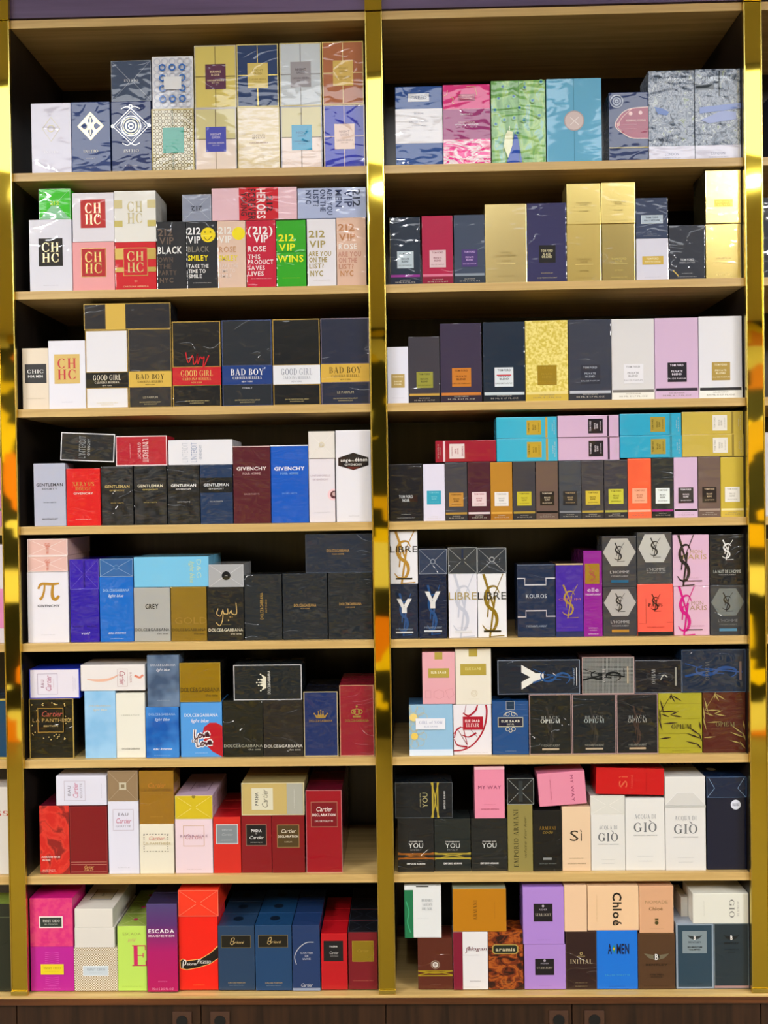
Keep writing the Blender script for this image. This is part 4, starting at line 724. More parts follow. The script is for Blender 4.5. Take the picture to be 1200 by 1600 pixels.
B(951.5, 144, 1013, 247.5, '24386c', [P([(.16, .48), (.30, .32), (.55, .24), (1.0, .22), (1.0, .67), (.6, .66), (.38, .60)], '9c2850', 'emblem_panel'), L([(1.0, .22), (.55, .24), (.30, .32), (.16, .48), (.38, .60), (.6, .66), (1.0, .67)], .02, 'f0d0c8', sm=True), L([(.58, .24), (.34, .36), (.24, .46), (.22, .50), (.32, .56)], .012, 'f0d0c8', sm=True), C(.24, .46, .04, 'f0d0c8', .02), C(.2, .13, .17, 'a8b4cc', .14), C(.2, .13, .11, 'a8b4cc', .08), C(.2, .13, .05, 'a8b4cc', .02), C(.55, .31, .05, 'f0c8c8'), C(.8, .30, .05, 'f0c8c8'), T('PENHALIGONS', .68, .41, .03, 'f0c8c8', .5, 'b'), tiny(.47, 'e0a8b8', .4), tiny(.53, 'e0a8b8', .4), R(0, .79, 1, .805, 'b8a868', 'gold_line')], 'navy box with magenta fish shaped emblem', w=1.2, side='16324c', d=.05)
PEN = [R(0, .84, 1, 1, 'dcdcf0', 'lower_panel'), T("PENHALIGON'S", .5, .11, .045, 'd0dcec', .62, 'b'), T('LONDON', .5, .93, .03, '8c90b0', .3), tiny(.97, '9ca0b8', .4)]
B(1013.5, 110, 1085, 246, 'garden', PEN + [P([(.12, .40), (.3, .42), (.44, .46), (.4, .50), (.2, .48)], '2c60b4', 'bird_print'), C(.3, .9, .001, 'dcdcf0')], 'busy garden printed box with blue bird, left of its pair', w=1.3, d=.062)
B(1086, 107.5, 1158.5, 245, 'garden', PEN + [R(.02, .17, .42, .225, '26323c'), P([(.1, .42), (1, .38), (1, .44), (.1, .49)], '6c84c8', 'street_print'), P([(.12, .56), (.6, .46), (.9, .48), (.9, .56), (.3, .60)], '8494cc', 'street_print'), R(.52, 0.02, .55, .3, '20303a', 'street_print')], 'busy street printed box beside the right gold strip', w=1.4, d=.05)

# ================= right bay, second shelf
on('right', 2)
LV2 = dict(lv=(.50, .75), sv=.85)
B(609, 339.5, 656.5, 441.5, '1e2c40', tf('b8c8d4', '3c4450', '8c2a90', '18223c', (.50, .75), (.24, .78), .845), 'dark navy box with silver label and purple stripe', w=1.4)
B(659.5, 337, 707.5, 441, 'b01848', tf('e0c4cc', '8c4858', 'd87898', '8c1038', (.50, .75), (.24, .77), .845), 'crimson box with pale pink label', w=1.2)
B(709.5, 335.5, 757.5, 440.5, '3d4a62', tf('4a3878', 'c8a8e8', '8c98a8', '2c3848', (.50, .75), (.24, .76), .845), 'slate box with dark purple label', w=1.0)
def NOIR(ink, v=.61, line='f0e098'):
    return [T('TOM FORD', .5, v, .035, ink, .46), T('NOIR', .5, v + .045, .035, ink, .22), R(.24, v + .085, .76, v + .091, line, 'gold_line'), T('EXTREME', .5, v + .2, .02, ink, .26, 'b'), tiny(.93, ink, .5)]
B(758, 318.5, 823, 441, '@dcc88a', [T('TOM FORD', .5, .62, .026, '7c6c34', .28), T('BLACK ORCHID', .5, .655, .026, '7c6c34', .46), T('PARFUM', .5, .72, .02, '7c6c34', .2), R(.28, .75, .72, .756, 'f0e0a0', 'gold_line'), tiny(.91, '6c5c30', .4)], 'tall gold box with small dark lettering', w=1.2, tw=1.0)
B(823.5, 317, 885, 440, '30305e', [R(.30, .53, .72, .75, '16161c'), T('TOM FORD', .5, .60, .03, 'd8d0a8', .3, 'b'), T('BLACK', .5, .64, .03, 'd8d0a8', .2, 'b'), T('ORCHID', .5, .675, .03, 'd8d0a8', .26, 'b'), tiny(.88, 'c8b878', .3), tiny(.94, 'd8cc90', .5)], 'tall purple navy box with black label and heavy wrap', w=1.8)
B(886, 350.5, 939.5, 438.5, '@e0c878', NOIR('6c5a28', .61), 'gold box, lower left of the stack of four', w=1.2)
B(941, 349.5, 992.5, 438, '@bca868', NOIR('d8c878', .61), 'gold box, lower right of the stack of four', w=1.7)
B(885.5, 286.5, 938.5, 349, '@f0da88', NOIR('6c5a28', .48), 'gold box, upper left of the stack of four', w=1.2)
B(939.5, 284.5, 992.5, 348, '@f0da88', NOIR('6c5a28', .48), 'gold box, upper right of the stack of four', w=1.2)
B(994.5, 372.5, 1044.5, 437.5, 'd9d9ea', [R(.18, .42, .84, .62, 'd0b050'), T('TOM FORD', .5, .48, .045, 'f0e8c0', .38, 'b'), T('WHITE PATCHOULI', .5, .55, .04, 'f0e8c0', .5, 'b'), tiny(.92, 'a8a8b8', .5)], 'white box with gold oblong label', w=.2)
B(993.5, 309, 1043.5, 371.5, '354260', [R(.16, .43, .84, .64, 'b4c4d4'), FR(.16, .43, .84, .64, .012, 'd8e4ec'), T('TOM FORD', .5, .49, .04, '4c5868', .4, 'b'), T('GREY VETIVER', .5, .56, .035, '4c5868', .5, 'b'), tiny(.90, 'c8d0dc', .3), tiny(.94, 'c8d0dc', .56)], 'slate blue box with silver label, standing on white box', w=1.4)
B(1045.5, 351.5, 1101.5, 436, '2a303e', [T('TOM FORD', .5, .63, .04, 'c8ccd4', .38, 'b'), T('OMBRE LEATHER', .5, .68, .03, 'a8acb4', .44), L([(.1, .82), (.18, .87), (.26, .93)], .03, 'c8b060', 'printed_emblem'), tiny(.88, 'c8ccd4', .3), tiny(.94, 'c8ccd4', .54)], 'charcoal box left of the rightmost gold stack', w=1.7)
B(1103, 349.5, 1158.5, 434, '@e2ca7c', [T('TOM FORD', .5, .62, .035, 'f0e0a0', .42), R(.2, .70, .82, .706, 'f0e0a0', 'gold_line'), T('50 ML', .5, .92, .03, 'f0e0a0', .46)], 'plain gold box beside right gold strip, lower of two', w=1.2)
B(1102.5, 265.5, 1158, 348.5, '@ecd484', [R(.24, .55, .76, .69, '@c0a048'), T('TOM FORD', .5, .60, .03, '9c8438', .42), T('VELVET', .5, .65, .03, '9c8438', .34)], 'plain gold box beside right gold strip, upper of two', w=1.0, d=.075, side='2c2818')

# ================= right bay, third shelf
on('right', 3)
B(605, 542, 638, 630, 'dfe0f0', [R(.18, .48, .82, .72, 'b49a58'), T('TOM FORD', .5, .53, .025, 'f0e8c8', .5, 'b'), T('EAU DE', .5, .61, .025, 'f0e8c8', .36, 'b'), T('SOLEIL', .5, .66, .025, 'f0e8c8', .36, 'b'), tiny(.9, 'b0b0c0', .6)], 'narrow white box with gold label, first from the left', w=0)
LV = (.575, .81)
B(638.5, 526, 687, 630, '3d3a44', tf('98963c', '3c3c20', 'c8a048', '26242c', (.53, .77), (.25, .78), .855), 'dark grey box with olive gold label', w=.6)
B(688, 505, 752.5, 629, '38304a', tf('c87c2c', '5c3010', 'c87c38', '2c2438', (.565, .80), (.28, .74), .875), 'dark plum box with orange label', w=.7)
B(755, 503, 820, 628, '16283c', tf('dce4ec', '2c3440', 'c8d4dc', '101c2c', (.57, .81), (.27, .72), .88) + [R(.32, .66, .67, .675, 'c03040', 'red_line')], 'deep navy box with white label and red line', w=.8)
B(821, 500.5, 887.5, 627, 'goldfleck', tf('@d8b840', '8c7420', 'e8d890', 'd2b64a', (.555, .80), (.28, .73), .88), 'gold patterned box with shiny gold label', w=.3)
B(888.5, 499, 955, 626, '373c4c', tf('2c3040', 'a8b0c0', 'b8bcc8', '2c303c', (.56, .80), (.28, .74), .88), 'dark slate box with barely visible dark label', w=.8)
B(955.5, 498, 1022.5, 625, 'dad9dc', tf('e8e8f0', '9898a0', '807c78', 'f0efe8', (.56, .80), (.28, .74), .875), 'ivory white box with white label', w=.2)
B(1023, 496.5, 1091, 623, 'd2b4d4', tf('1e1a24', 'e8e0f0', '2c2434', 'd6b8d8', (.55, .79), (.29, .73), .865), 'lilac box with black label', w=.2)
B(1092, 494, 1159.5, 621.5, 'e2e2ea', tf('b09448', 'f0e8c8', '2c2c30', 'f2f2ee', (.56, .78), (.30, .72), .868), 'white box with gold label beside the right gold strip', w=.1)

# ================= right bay, fourth shelf
on('right', 4)
B(608.5, 725, 660, 813.5, '1a1a20', [R(.6, .55, .85, .66, '301c18', 'warm_patch'), T('TOM FORD', .5, .57, .05, 'c8ccd0', .42, 'b'), T('NOIR', .5, .635, .05, 'c8ccd0', .22, 'b'), tiny(.88, 'c0c4c8', .3), tiny(.94, 'c0c4c8', .54)], 'wide black box with small white capitals', w=.8)
for a, b_, yt, c, ops, ds, ww in (
 (661.5, 695, 725, 'dcd8ec', tf('2ba0bc', '80ccd8', 'dcd8ec', 'dcd8ec', (.47, .71), (.16, .82)), 'white box with turquoise label', 0),
 (695.5, 730, 722.5, '414048', tf('c08a3c', '5c3c14', 'b08c40', '2f2e36'), 'grey box with amber label and gold stripe', .7),
 (731, 766, 721.5, '4a1e2e', tf('e4ccd0', 'a04858', 'e0ccd4', '341420'), 'maroon box with pale pink label', .6),
 (766.5, 800.5, 722, 'b8822c', tf('e8e4e0', '8c8c90', 'd8a448', 'a87020'), 'ochre box with white label', .3),
 (801.5, 836.5, 721, '3e3c42', tf('c8bc34', '5c5414', 'a89038', '2c2a30'), 'grey box with bright yellow label, between ochre and brown', .7),
 (837.5, 872, 720.5, '69544c', tf('241c1a', 'e0d0b8', '1c1614', '6c584e'), 'brown box with black label, left of the slate one', .4),
 (873.5, 908, 720, '42464e', tf('2c2a2c', 'b8a078', '7c8088', '33363e'), 'slate box with dark brownish label', .7),
 (908.5, 943.5, 719.5, '403e44', tf('d0b83c', '5c5014', 'b09840', '2e2c34'), 'grey box with yellow label, right of slate one', .7),
 (944, 980.5, 718.5, '3c3a42', tf('c8c440', '5c5814', 'a8a048', '2a2832', (.50, .75)), 'dark grey box with yellow label, left of orange one', .8),
 (981, 1017.5, 716.5, 'f0603c', tf('f0a888', 'b85838', 'ffb098', 'ff6a48', (.50, .75)), 'orange box with peach label', .4),
 (1018, 1052.5, 716, '22282c', tf('e4ecec', '3c4444', 'a82888', '181c20', (.50, .76)), 'black box with white label and magenta stripe', .8),
 (1053, 1090, 714.5, 'd0b0d0', tf('1e1a22', 'e8e0ec', '1c1820', 'd6b8d8', (.50, .76)), 'lilac box with black label, upright', .2),
 (1091, 1125.5, 713.5, '6c5850', tf('2a201c', 'd0b898', 'a89488', '705c52', (.50, .76)), 'brown box with black label, beside the yellow one', .5),
 (1126, 1163.5, 714, 'c8b040', tf('e8e4dc', 'a8a498', 'f0e0a0', 'd2b64a', (.50, .75)), 'mustard yellow box with white label, upright', .2)):
    B(a, yt, b_, 812 - (a - 661) * .007, c, ops, ds, w=ww)
B(680.5, 688, 775, 722, '9c1830', tf('e4d4d4', 'a85868', 'e4c8d0', '9c1830', (.52, .77), (.16, .84), .84), 'dark red box lying sideways with white label', rot='r', w=.3, d=.045)
def pair(x0, x1, y0, y1, y2, c, lc, ink, st, ds, s2=None, lv=(.50, .74), sv=.81):
    B(x0, y1, x1, y2, c, tf(lc, ink, st, c, lv, (.16, .84), sv), ds + ' lying sideways, lower of two', rot='l', w=.25, d=.045)
    B(x0 - .5, y0, x1 - 1, y1 - .5, c, tf(lc, ink, st, c, lv, (.16, .84), sv), ds + ' lying sideways, upper of two', rot='l', w=.25, d=.045)
pair(776, 871, 651.5, 685, 719.5, '38b0d0', 'c0a030', '4c4410', 'b89c40', 'turquoise box left of lilac pair,')
pair(872, 967.5, 649, 683, 718.5, 'd2b0d0', '1c1820', 'e8e0ec', '3c2c40', 'lilac box with black label')
pair(969, 1065, 646, 680.5, 716.5, '2aa4c8', 'a89438', '4c4410', '2888a0', 'turquoise box right of lilac pair,')
pair(1066, 1162, 643, 678.5, 713.5, 'c4ac48', 'e4e0d8', 'a8a498', '8c7830', 'mustard box with white label')

# ================= right bay, fifth shelf
on('right', 5)
def YBOX(ink='d8d8d8', mono='1f4a80'):
    return [YSL(mono, .5, .56, .78, .9, .8), P([(.22, .27), (.38, .27), (.5, .40), (.42, .45)], ink, 'large_letter'), P([(.78, .27), (.62, .27), (.42, .45), (.5, .40), (.5, .40), (.5, .48)][::-1], ink, 'large_letter'), P([(.62, .27), (.78, .27), (.57, .46), (.5, .40)], ink, 'large_letter'), R(.41, .42, .59, .53, ink, 'large_letter'), T('YVESSAINTLAURENT', .5, .83, .03, '90a0b4', .64), R(.18, .87, .82, .90, 'c8ccd0', 'silver_bar')]
def LIBRE(gold, word):
    return [YSL(gold, .48, .5, 1.0, .82, 1.1), T('LIBRE', .5, .345, .115, word, .98, 'r'), R(.2, .885, .8, .915, '1c1a18' if word == '141414' else 'd8d8dc', 'black_bar'), tiny(.84, 'a8a8b0', .4)]
B(609.5, 912.5, 653, 996, '16243c', YBOX(), 'navy box with large silver letter, first from the left', w=.9)
B(609, 829.5, 652.5, 911.5, 'e4e4ea', LIBRE('b08430', '141414'), 'white box with gold monogram and black capitals, topmost at left', w=.5)
B(654.5, 897, 698, 996, '12203c', YBOX(), 'navy box with large silver letter, second from left', w=.7)
B(654.5, 858, 698, 896.5, '2c3a54', [XF('a0a8b8'), C(.5, .5, .10, '7c8494', .06)], 'navy box end with crossed wrap folds', d=.10, w=1.4)
B(701, 896.5, 745.5, 996, 'e0e0ea', LIBRE('c0c4d4', 'a89458'), 'white box with pale silver monogram', w=.2)
B(700, 855.5, 745, 896, '33383e', [XF('a8acac'), R(.47, .05, .53, .4, '1c2c4c', 'wrap_fold')], 'black box end with crossed folds, left of another', d=.10, w=1.5)
B(746.5, 896.5, 791.5, 996, 'e6e6ea', LIBRE('@b4982c', '141414'), 'white box with gold monogram, standing on the shelf', w=.2)
B(746, 856, 791, 896, '2c333c', [XF('b0b4b8'), C(.5, .45, .10, '8c9094', .06)], 'black box end with crossed folds above white gold box', d=.10, w=1.5)
B(808.5, 882, 867.5, 996, '1b2b48', [L([(0, .19), (.2, .19), (.2, .28), (.76, .28), (.76, .19), (1, .19)], .035, 'c4c4cc', 'silver_notch'), L([(0, .72), (.22, .72), (.22, .635), (.76, .635), (.76, .715), (1, .715)], .035, 'b8b4bc', 'silver_notch'), T('KOUROS', .5, .435, .055, 'c0c8d4', .54, 'r'), T('YVESSAINTLAURENT', .5, .85, .028, '98a4b8', .56), SEAL('5c6880')], 'navy box with silver notched outlines', w=.6)
B(868.5, 880.5, 911.5, 995, '43259c', [YSL(GD, .48, .52, .46, 1.15, 1.3), T('OPIUM', .5, .49, .03, 'a06080', .8), tiny(.87, '7858b0', .6), R(0, .925, 1, 1, '1c2c5c', 'base_band'), R(0, 0, 1, .02, 'c8b088', 'gold_line')], 'purple box with gold monogram', w=.7, n=2, bdesc='purple gold monogram box', side='3c3028')
B(912, 860.5, 941, 994.5, '8c1890', [R(.08, .15, .86, .385, '@c8a43c'), YSL('a82858', .48, .27, .18, 1.4, 2.4), T('elle', .5, .455, .05, 'f0d8f0', .6, 'r'), T('YVESSAINTLAURENT', .5, .51, .02, 'f0c8f0', .84, 'b'), tiny(.90, 'f0c8f0', .5), tiny(.925, 'f0c8f0', .4), tiny(.97, 'f8e8f8', .54)], 'slim magenta purple box with gold label', w=.6, n=3, d=.045, bdesc='slim magenta box', side='50104c')
def HEX(c1, bar, small='b0b0b4', v=.32):
    return [P([(.26, v - .27), (.74, v - .27), (.98, v), (.74, v + .27), (.26, v + .27), (.02, v)], c1, 'hexagon_panel'), YSL('1c1c20', .48, v, .38, .8, 1.2), T("L'HOMME", .5, .71, .055, small, .56), T('YVESSAINTLAURENT', .5, .79, .028, small, .5)] + ([R(.25, .865, .76, .92, bar, 'colour_bar')] if bar else [])
B(942.5, 917, 995, 994, '3c3c42', HEX('aeaaa8', 'b08030'), 'grey box with silver hexagon and amber bar', w=.6)
B(941, 837.5, 994.5, 916.5, '3a3c42', HEX('b2b0aa', '1c5c80'), 'grey box with silver hexagon and teal bar, left upper', w=.6)
B(996.5, 912.5, 1051.5, 993.5, 'f5604f', [R(0, .92, 1, 1, '1c1c20', 'base_band'), L([(.23, .28), (.23, .76), (.02, .76)], .006, '702820'), L([(.82, .74), (1, .74)], .006, '702820'), YSL('3c2018', .5, .36, .34, .8, 1.2), T('PARIS', .5, .40, .065, '2c1814', .40, 's'), T('YVESSAINTLAURENT', .5, .83, .025, 'a83828', .5)], 'bright coral box with black lettering', w=.4)
B(995.5, 831.5, 1050, 912, '3e4044', [P([(.22, .04), (.78, .04), (.96, .31), (.76, .58), (.24, .58), (.04, .31)], 'b8b8b4', 'hexagon_panel'), YSL('1c1c20', .5, .30, .38, .8, 1.2), T("L'HOMME", .54, .72, .065, 'a8a8a8', .54), T('YVESSAINTLAURENT', .54, .785, .025, 'a8a8a8', .54)], 'grey box with silver hexagon, standing on coral box', w=.6)
B(1053, 916, 1108.5, 993.5, 'd9b0c8', [T('MON', .66, .34, .08, 'a89078', .34), T('PARIS', .62, .44, .09, 'a88c70', .62), YSL('cc1480', .32, .5, 1.02, .62, .9), T('YVESSAINTLAURENT', .6, .81, .025, 'b07890', .5), R(.34, .875, .8, .895, '1c1418', 'black_bar')], 'pink box with magenta monogram', w=.3)
B(1051.5, 835.5, 1108, 915, 'd7b0cc', [T('MON', .64, .33, .07, 'b89c68', .34), T('PARIS', .60, .43, .09, 'b89c68', .66), YSL('18161c', .32, .5, 1.0, .62, .9), tiny(.84, '907888', .4), R(.34, .885, .8, .905, '1c1418', 'black_bar')], 'pink box with black monogram', w=.3)
B(1110, 914, 1166, 992.5, '34383e', HEX('@8c9cac', '4c80a0', '70747c', .34), 'grey box with blue tinged hexagon and blue bar', w=.7)
B(1109, 835, 1165, 913.5, '1b1d21', [YSL('e0e0e0', .5, .31, .40, .8, 1.2), T("LA NUIT DE L'HOMME", .5, .735, .06, 'c0c4c0', .8, 'r'), T('YVESSAINTLAURENT', .5, .80, .025, 'b0b0b0', .5)], 'black box with white monogram beside right gold strip', w=1.4)

# ================= right bay, sixth shelf
on('right', 6)
def flower(u, v, r, c, cc):
    return [C(u + r * 1.25 * math.cos(a * math.pi / 4), v + r * 1.25 * math.sin(a * math.pi / 4) * .85, r * .62, c, r * .58, 'flower_print') for a in range(8)] + [C(u, v, r * .55, cc, 0, 'flower_print')]
B(639.5, 1100.5, 707.5, 1181, '93bedd', [flower(.12, .62, .15, 'd8c078', 'e8c860'), flower(.10, .25, .17, 'd8c078', 'e8d080'), R(0, .88, 1, 1, 'd8e4f4', 'lower_panel'), R(.15, .27, .83, .49, 'e6e8f2'), T('GIRL of NOW', .5, .35, .055, '98a0c0', .54, 's'), T('ELIE SAAB', .5, .43, .03, 'a8b0c8', .3)], 'light blue box with yellow flowers and white label', w=.3, d=.062, side='3c6890')
ring = [L([(.86, -.0), (.88, .15), (.84, .38), (.72, .60), (.50, .80), (.24, .90), (.0, .915)], (.05, .035), 'a81c30', 'ring_print', True), L([(.0, .58), (.10, .50), (.24, .45), (.30, .60), (.36, .80)], (.02, .02), 'a81c30', 'ring_print', True), L([(.02, .66), (.08, .50), (.2, .44)], .03, 'a81c30', 'ring_print', True), L([(.02, .68), (.10, .80), (.36, .84)], (.02, .05), 'a81c30', 'ring_print', True), L([(.22, .60), (.4, .64), (.6, .56)], (.02, .05), 'a81c30', 'ring_print', True), L([(.12, .50), (.36, .80)], .014, '8c2030', 'ring_print'), L([(.46, .50), (.62, .64)], .010, '5c2028', 'ring_print'), L([(.26, .16), (.4, .22), (.58, .12), (.64, 0)], (.03, .02, .05), 'a81c30', 'ring_print', True), L([(.34, .0), (.30, .16)], .012, '8c2030', 'ring_print')]
B(708.5, 1101, 768, 1181, 'e6e2e8', [ring, R(.25, .235, .78, .50, 'ac1a2e'), T('ELIE SAAB', .5, .32, .05, 'f0e0e0', .38, 'b'), T('ELIXIR', .5, .405, .07, 'f0e0e0', .34, 's'), tiny(.95, 'a8a8b0', .8)], 'white box with sweeping red rings', w=.3)
B(660, 1019, 711, 1100, 'e2a6b0', [R(.38, .0, .62, .14, 'b09c44', 'gold_tab'), R(.18, .31, .82, .49, 'b09c44'), T('ELIE SAAB', .5, .385, .05, 'e8e0c0', .46, 'b'), L([(.08, .74), (.25, .74), (.25, .88), (.08, .88), (.08, .74)], .006, 'c08080'), L([(.35, .76), (.5, .72), (.65, .76), (.65, .86), (.5, .9), (.35, .86), (.35, .76)], .006, 'c08080'), L([(.70, .74), (.9, .70), (.96, .82), (.8, .9), (.70, .74)], .006, 'c08080')], 'pink box with olive gold label', w=.2)
B(711.5, 1013.5, 767.5, 1100.5, 'e4decf', [R(.38, .0, .62, .14, 'b09c44', 'gold_tab'), R(.14, .27, .86, .475, 'b09c44'), T('ELIE SAAB', .5, .36, .045, 'd8cc88', .44), C(.52, .80, .09, 'd0c4a8', .075), C(.52, .80, .05, 'd0c4a8', .04), tiny(.90, 'c8c0a8', .3)], 'cream box with olive gold label', w=.2)
B(769.5, 1095.5, 826, 1180, '1a4a84', [R(.38, .0, .62, .16, '16324c', 'ribbon_tab'), FR(.38, -.0, .62, .16, .012, 'a8acb0'), L([(.5, .19), (.34, .24), (.32, .28)], .02, 'c8c8b8', sm=True), L([(.5, .19), (.66, .24), (.68, .28)], .02, 'c8c8b8', sm=True), C(.42, .24, .06, 'c8c8b8', .045), C(.58, .24, .06, 'c8c8b8', .045), C(.42, .52, .06, 'c8c8b8', .045), C(.58, .52, .06, 'c8c8b8', .045), C(.5, .55, .05, 'c8c8b8', .035), R(.15, .30, .85, .48, '1c2038'), FR(.15, .30, .85, .48, .018, 'c0c0a8'), T('ELIE SAAB', .5, .37, .04, 'd8d8c8', .5, 'b'), T('ROYAL', .5, .43, .035, 'c8c8b8', .2), tiny(.93, '98b0d0', .3)], 'royal blue box with scrolled crest label', w=.9)
def OPI(ink='c8ccc8', bar='b0a088', mono='2c2c2c'):
    return [EDGE('a88c8c', .018), YSL(mono, .5, .55, .70, .55, .8), T('BLACK', .5, .385, .05, '8c9090', .42, 's'), T('OPIUM', .5, .445, .065, ink, .46, 's'), T('YVESSAINTLAURENT', .5, .85, .035, '909088', .44), R(.3, .895, .7, .925, bar, 'metal_bar')]
B(827, 1085, 893, 1180, '141a1c', OPI(), 'black pink edged box, first of three from the left', w=1.6)
B(894, 1084.5, 962.5, 1180, '131b21', OPI('a8b4b4'), 'black pink edged box, second of three', w=1.2)
B(963.5, 1084, 1028, 1179, '15181d', OPI('989894', 'c0a888', '3a2c28'), 'black pink edged box, third of three', w=.8)
def leaves(c):
    o = [L([(.05, .3), (.3, .02)], .010, c)]
    for x, y, l, a in ((.28, .02, .20, 60), (.30, .03, .26, 30), (.3, .0, .14, 100), (.04, .10, .34, 75), (.02, .25, .3, 85), (.04, .30, .36, 0), (.06, .34, .2, 20), (.26, .36, .22, -22), (.28, .36, .26, 10), (.0, .40, .3, 75), (.10, .50, .34, -3), (.02, .75, .26, -5), (.9, .85, .28, 195), (.95, .70, .34, 215), (.96, .75, .34, 200), (.97, .62, .2, 260), (.99, .8, .2, 250), (.98, .93, .2, 230)):
        o.append(LEAF(x, y, l, a, c))
    return o
B(1029, 1083, 1097, 1178.5, 'a39c28', [R(0, .17, 1, .175, '8c8420', 'gold_line'), R(0, .42, 1, .425, '8c8420', 'gold_line'), R(0, .67, 1, .675, '8c8420', 'gold_line'), R(0, .90, 1, .905, '8c8420', 'gold_line'), leaves('2c1814'), T('OPIUM', .52, .55, .075, '3a2c14', .46, 's'), tiny(.95, '6c6420', .4)], 'olive gold box with dark bamboo leaves', w=.8)
B(1098, 1081, 1167.5, 1178, '4d1a14', [leaves('a08c50'), T('OPIUM', .52, .53, .075, '7c7048', .44, 's'), tiny(.95, '7c5040', .5)], 'dark russet box with gold bamboo leaves', w=.6)
B(777.5, 1031, 906, 1084, '131f2e', [EDGE('7c889c', .02), P([(.14, .29), (.36, .29), (.52, .415), (.38, .46)], 'e0e0da', 'large_letter'), P([(.86, .29), (.64, .29), (.48, .415), (.62, .46)], 'e0e0da', 'large_letter'), R(.39, .41, .61, .56, 'e0e0da', 'large_letter'), YSL('1c4c84', .5, .68, .5, .9, 1.2), T('YVESSAINTLAURENT', .5, .93, .02, '90a0b4', .5), R(.24, .955, .76, .965, 'd0d4d8', 'silver_bar')], 'navy box lying sideways with big white letter', rot='l', w=.9, d=.055, side='0c1424')
B(909.5, 1026.5, 991, 1083.5, 'gingham', [EDGE('c8a8a4', .015), YSL('14181a', .5, .42, .8, .55, .9), T('OPIUM', .5, .42, .06, 'b8b4b0', .34, 's'), R(.28, .86, .74, .89, 'b0a088', 'metal_bar')], 'dotted black and grey box lying sideways', rot='l', w=.3, d=.065, side='4c3434')
B(992, 1031.5, 1064.5, 1082.5, '14161e', [EDGE('8c94a4', .012), YSL('2c3038', .5, .5, .8, .55, .9), T('OPIUM', .5, .40, .08, '989898', .44, 's'), L([(.4, .55), (.55, .62), (.48, .70)], .03, 'a8a8a0', sm=True), R(.22, .86, .78, .9, '909088', 'metal_bar')], 'small black box lying sideways, right of the dotted one', rot='l', w=1.3, d=.05)
B(1065, 1015, 1165, 1081.5, '14253c', [EDGE('5c708c', .010), YSL('1c4480', .5, .5, .9, .5, .9), T('OPIUM', .5, .40, .065, '585c60', .44, 's'), R(.28, .90, .72, .935, '74605c', 'metal_bar')], 'large dark blue box lying sideways, top right', rot='l', w=1.0, d=.055)

# ================= right bay, seventh shelf
on('right', 7)
def YOU(band, sub=''):
    o = []
    if band: o += [R(0, .65, 1, .68, band, 'curved_band'), R(0, .735, 1, .765, band, 'curved_band'), L([(0, .64), (.5, .70), (1, .64)], .02, band, 'curved_band', True), L([(0, .77), (.5, .70), (1, .77)], .02, band, 'curved_band', True)]
    return o + [T('STRONGER WITH', .5, .435, .022, 'd8d8d8', .38, 'b'), T('YOU', .5, .51, .09, 'd8dcdc', .40, 'r'), T(sub, .5, .59, .02, 'b8b8b8', .3), T('EMPORIO ARMANI', .5, .845, .032, 'e8e8e8', .50, 'b')]
B(621.5, 1278, 678, 1366, '1a1c1e', YOU('9c5c1c', 'INTENSELY'), 'black box with copper crossing bands', w=1.5)
B(679, 1279, 735.5, 1367, '1d2424', YOU('b09c38', 'ONLY'), 'black box with gold crossing bands, upright', w=1.0)
B(736.5, 1278.5, 792.5, 1366, '1b1f20', YOU('222628'), 'black box with no coloured bands', w=1.2)
B(617.5, 1222.5, 707, 1277.5, '13191f', [EDGE('606870', .01), R(0, .64, 1, .67, 'b09c38', 'curved_band'), R(0, .73, 1, .755, 'b09c38', 'curved_band'), L([(0, .63), (.5, .70), (1, .63)], .03, 'b09c38', 'curved_band', True), L([(0, .76), (.5, .70), (1, .76)], .03, 'b09c38', 'curved_band', True), T('YOU', .5, .52, .09, 'b0a878', .42, 'r'), T('STRONGER WITH', .5, .44, .02, 'a8a078', .4, 'b'), T('EMPORIO ARMANI', .5, .86, .03, 'c8c8c8', .5, 'b')], 'black box lying sideways with gold crossing bands', rot='l', w=1.0, d=.06)
B(741.5, 1197.5, 788.5, 1279.5, 'e58aa6', [T('MY WAY', .5, .40, .065, '7c2850', .76, 'r'), tiny(.73, 'b86078', .4), T('GIORGIO ARMANI', .5, .82, .028, 'a84c68', .6), SEAL('f4c4d0', .06)], 'pink box standing upright on black boxes', w=.15)
B(793.5, 1257.5, 832.5, 1366, '8d8248', [T('EMPORIO ARMANI', .33, .5, .18, '3c3818', .86, 's', 'l'), T('white for her', .70, .5, .10, '5c5428', .62, 'i', 'l')], 'olive gold box with name running upward', w=.4)
B(792.5, 1216, 834, 1257, '171b1f', [XF('a8b0b0'), L([(.5, .1), (.5, .9)], .16, '2c3438', 'wrap_fold')], 'black box end with crossed folds above olive gold box', d=.10, w=1.5)
B(833.5, 1266, 877.5, 1364, '0f1214', [T('ARMANI', .5, .29, .055, '8c6c20', .58, 's'), T('code', .5, .355, .05, '8c7430', .36, 'i'), R(.34, .775, .64, .81, '8c9090', 'silver_bar'), T('GIORGIO ARMANI', .5, .87, .02, '707878', .6)], 'slim black box with dull gold lettering', w=.9)
B(878.5, 1260.5, 923, 1367, 'e4c6a4', [T('S', .42, .45, .16, '3a3024', .30, 'r'), T('ì', .66, .44, .18, '3a3024', .06, 'r'), tiny(.80, 'a08c70', .5), T('GIORGIO ARMANI', .5, .88, .02, '907c60', .64)], 'peach box with two black thin letters', w=.15)
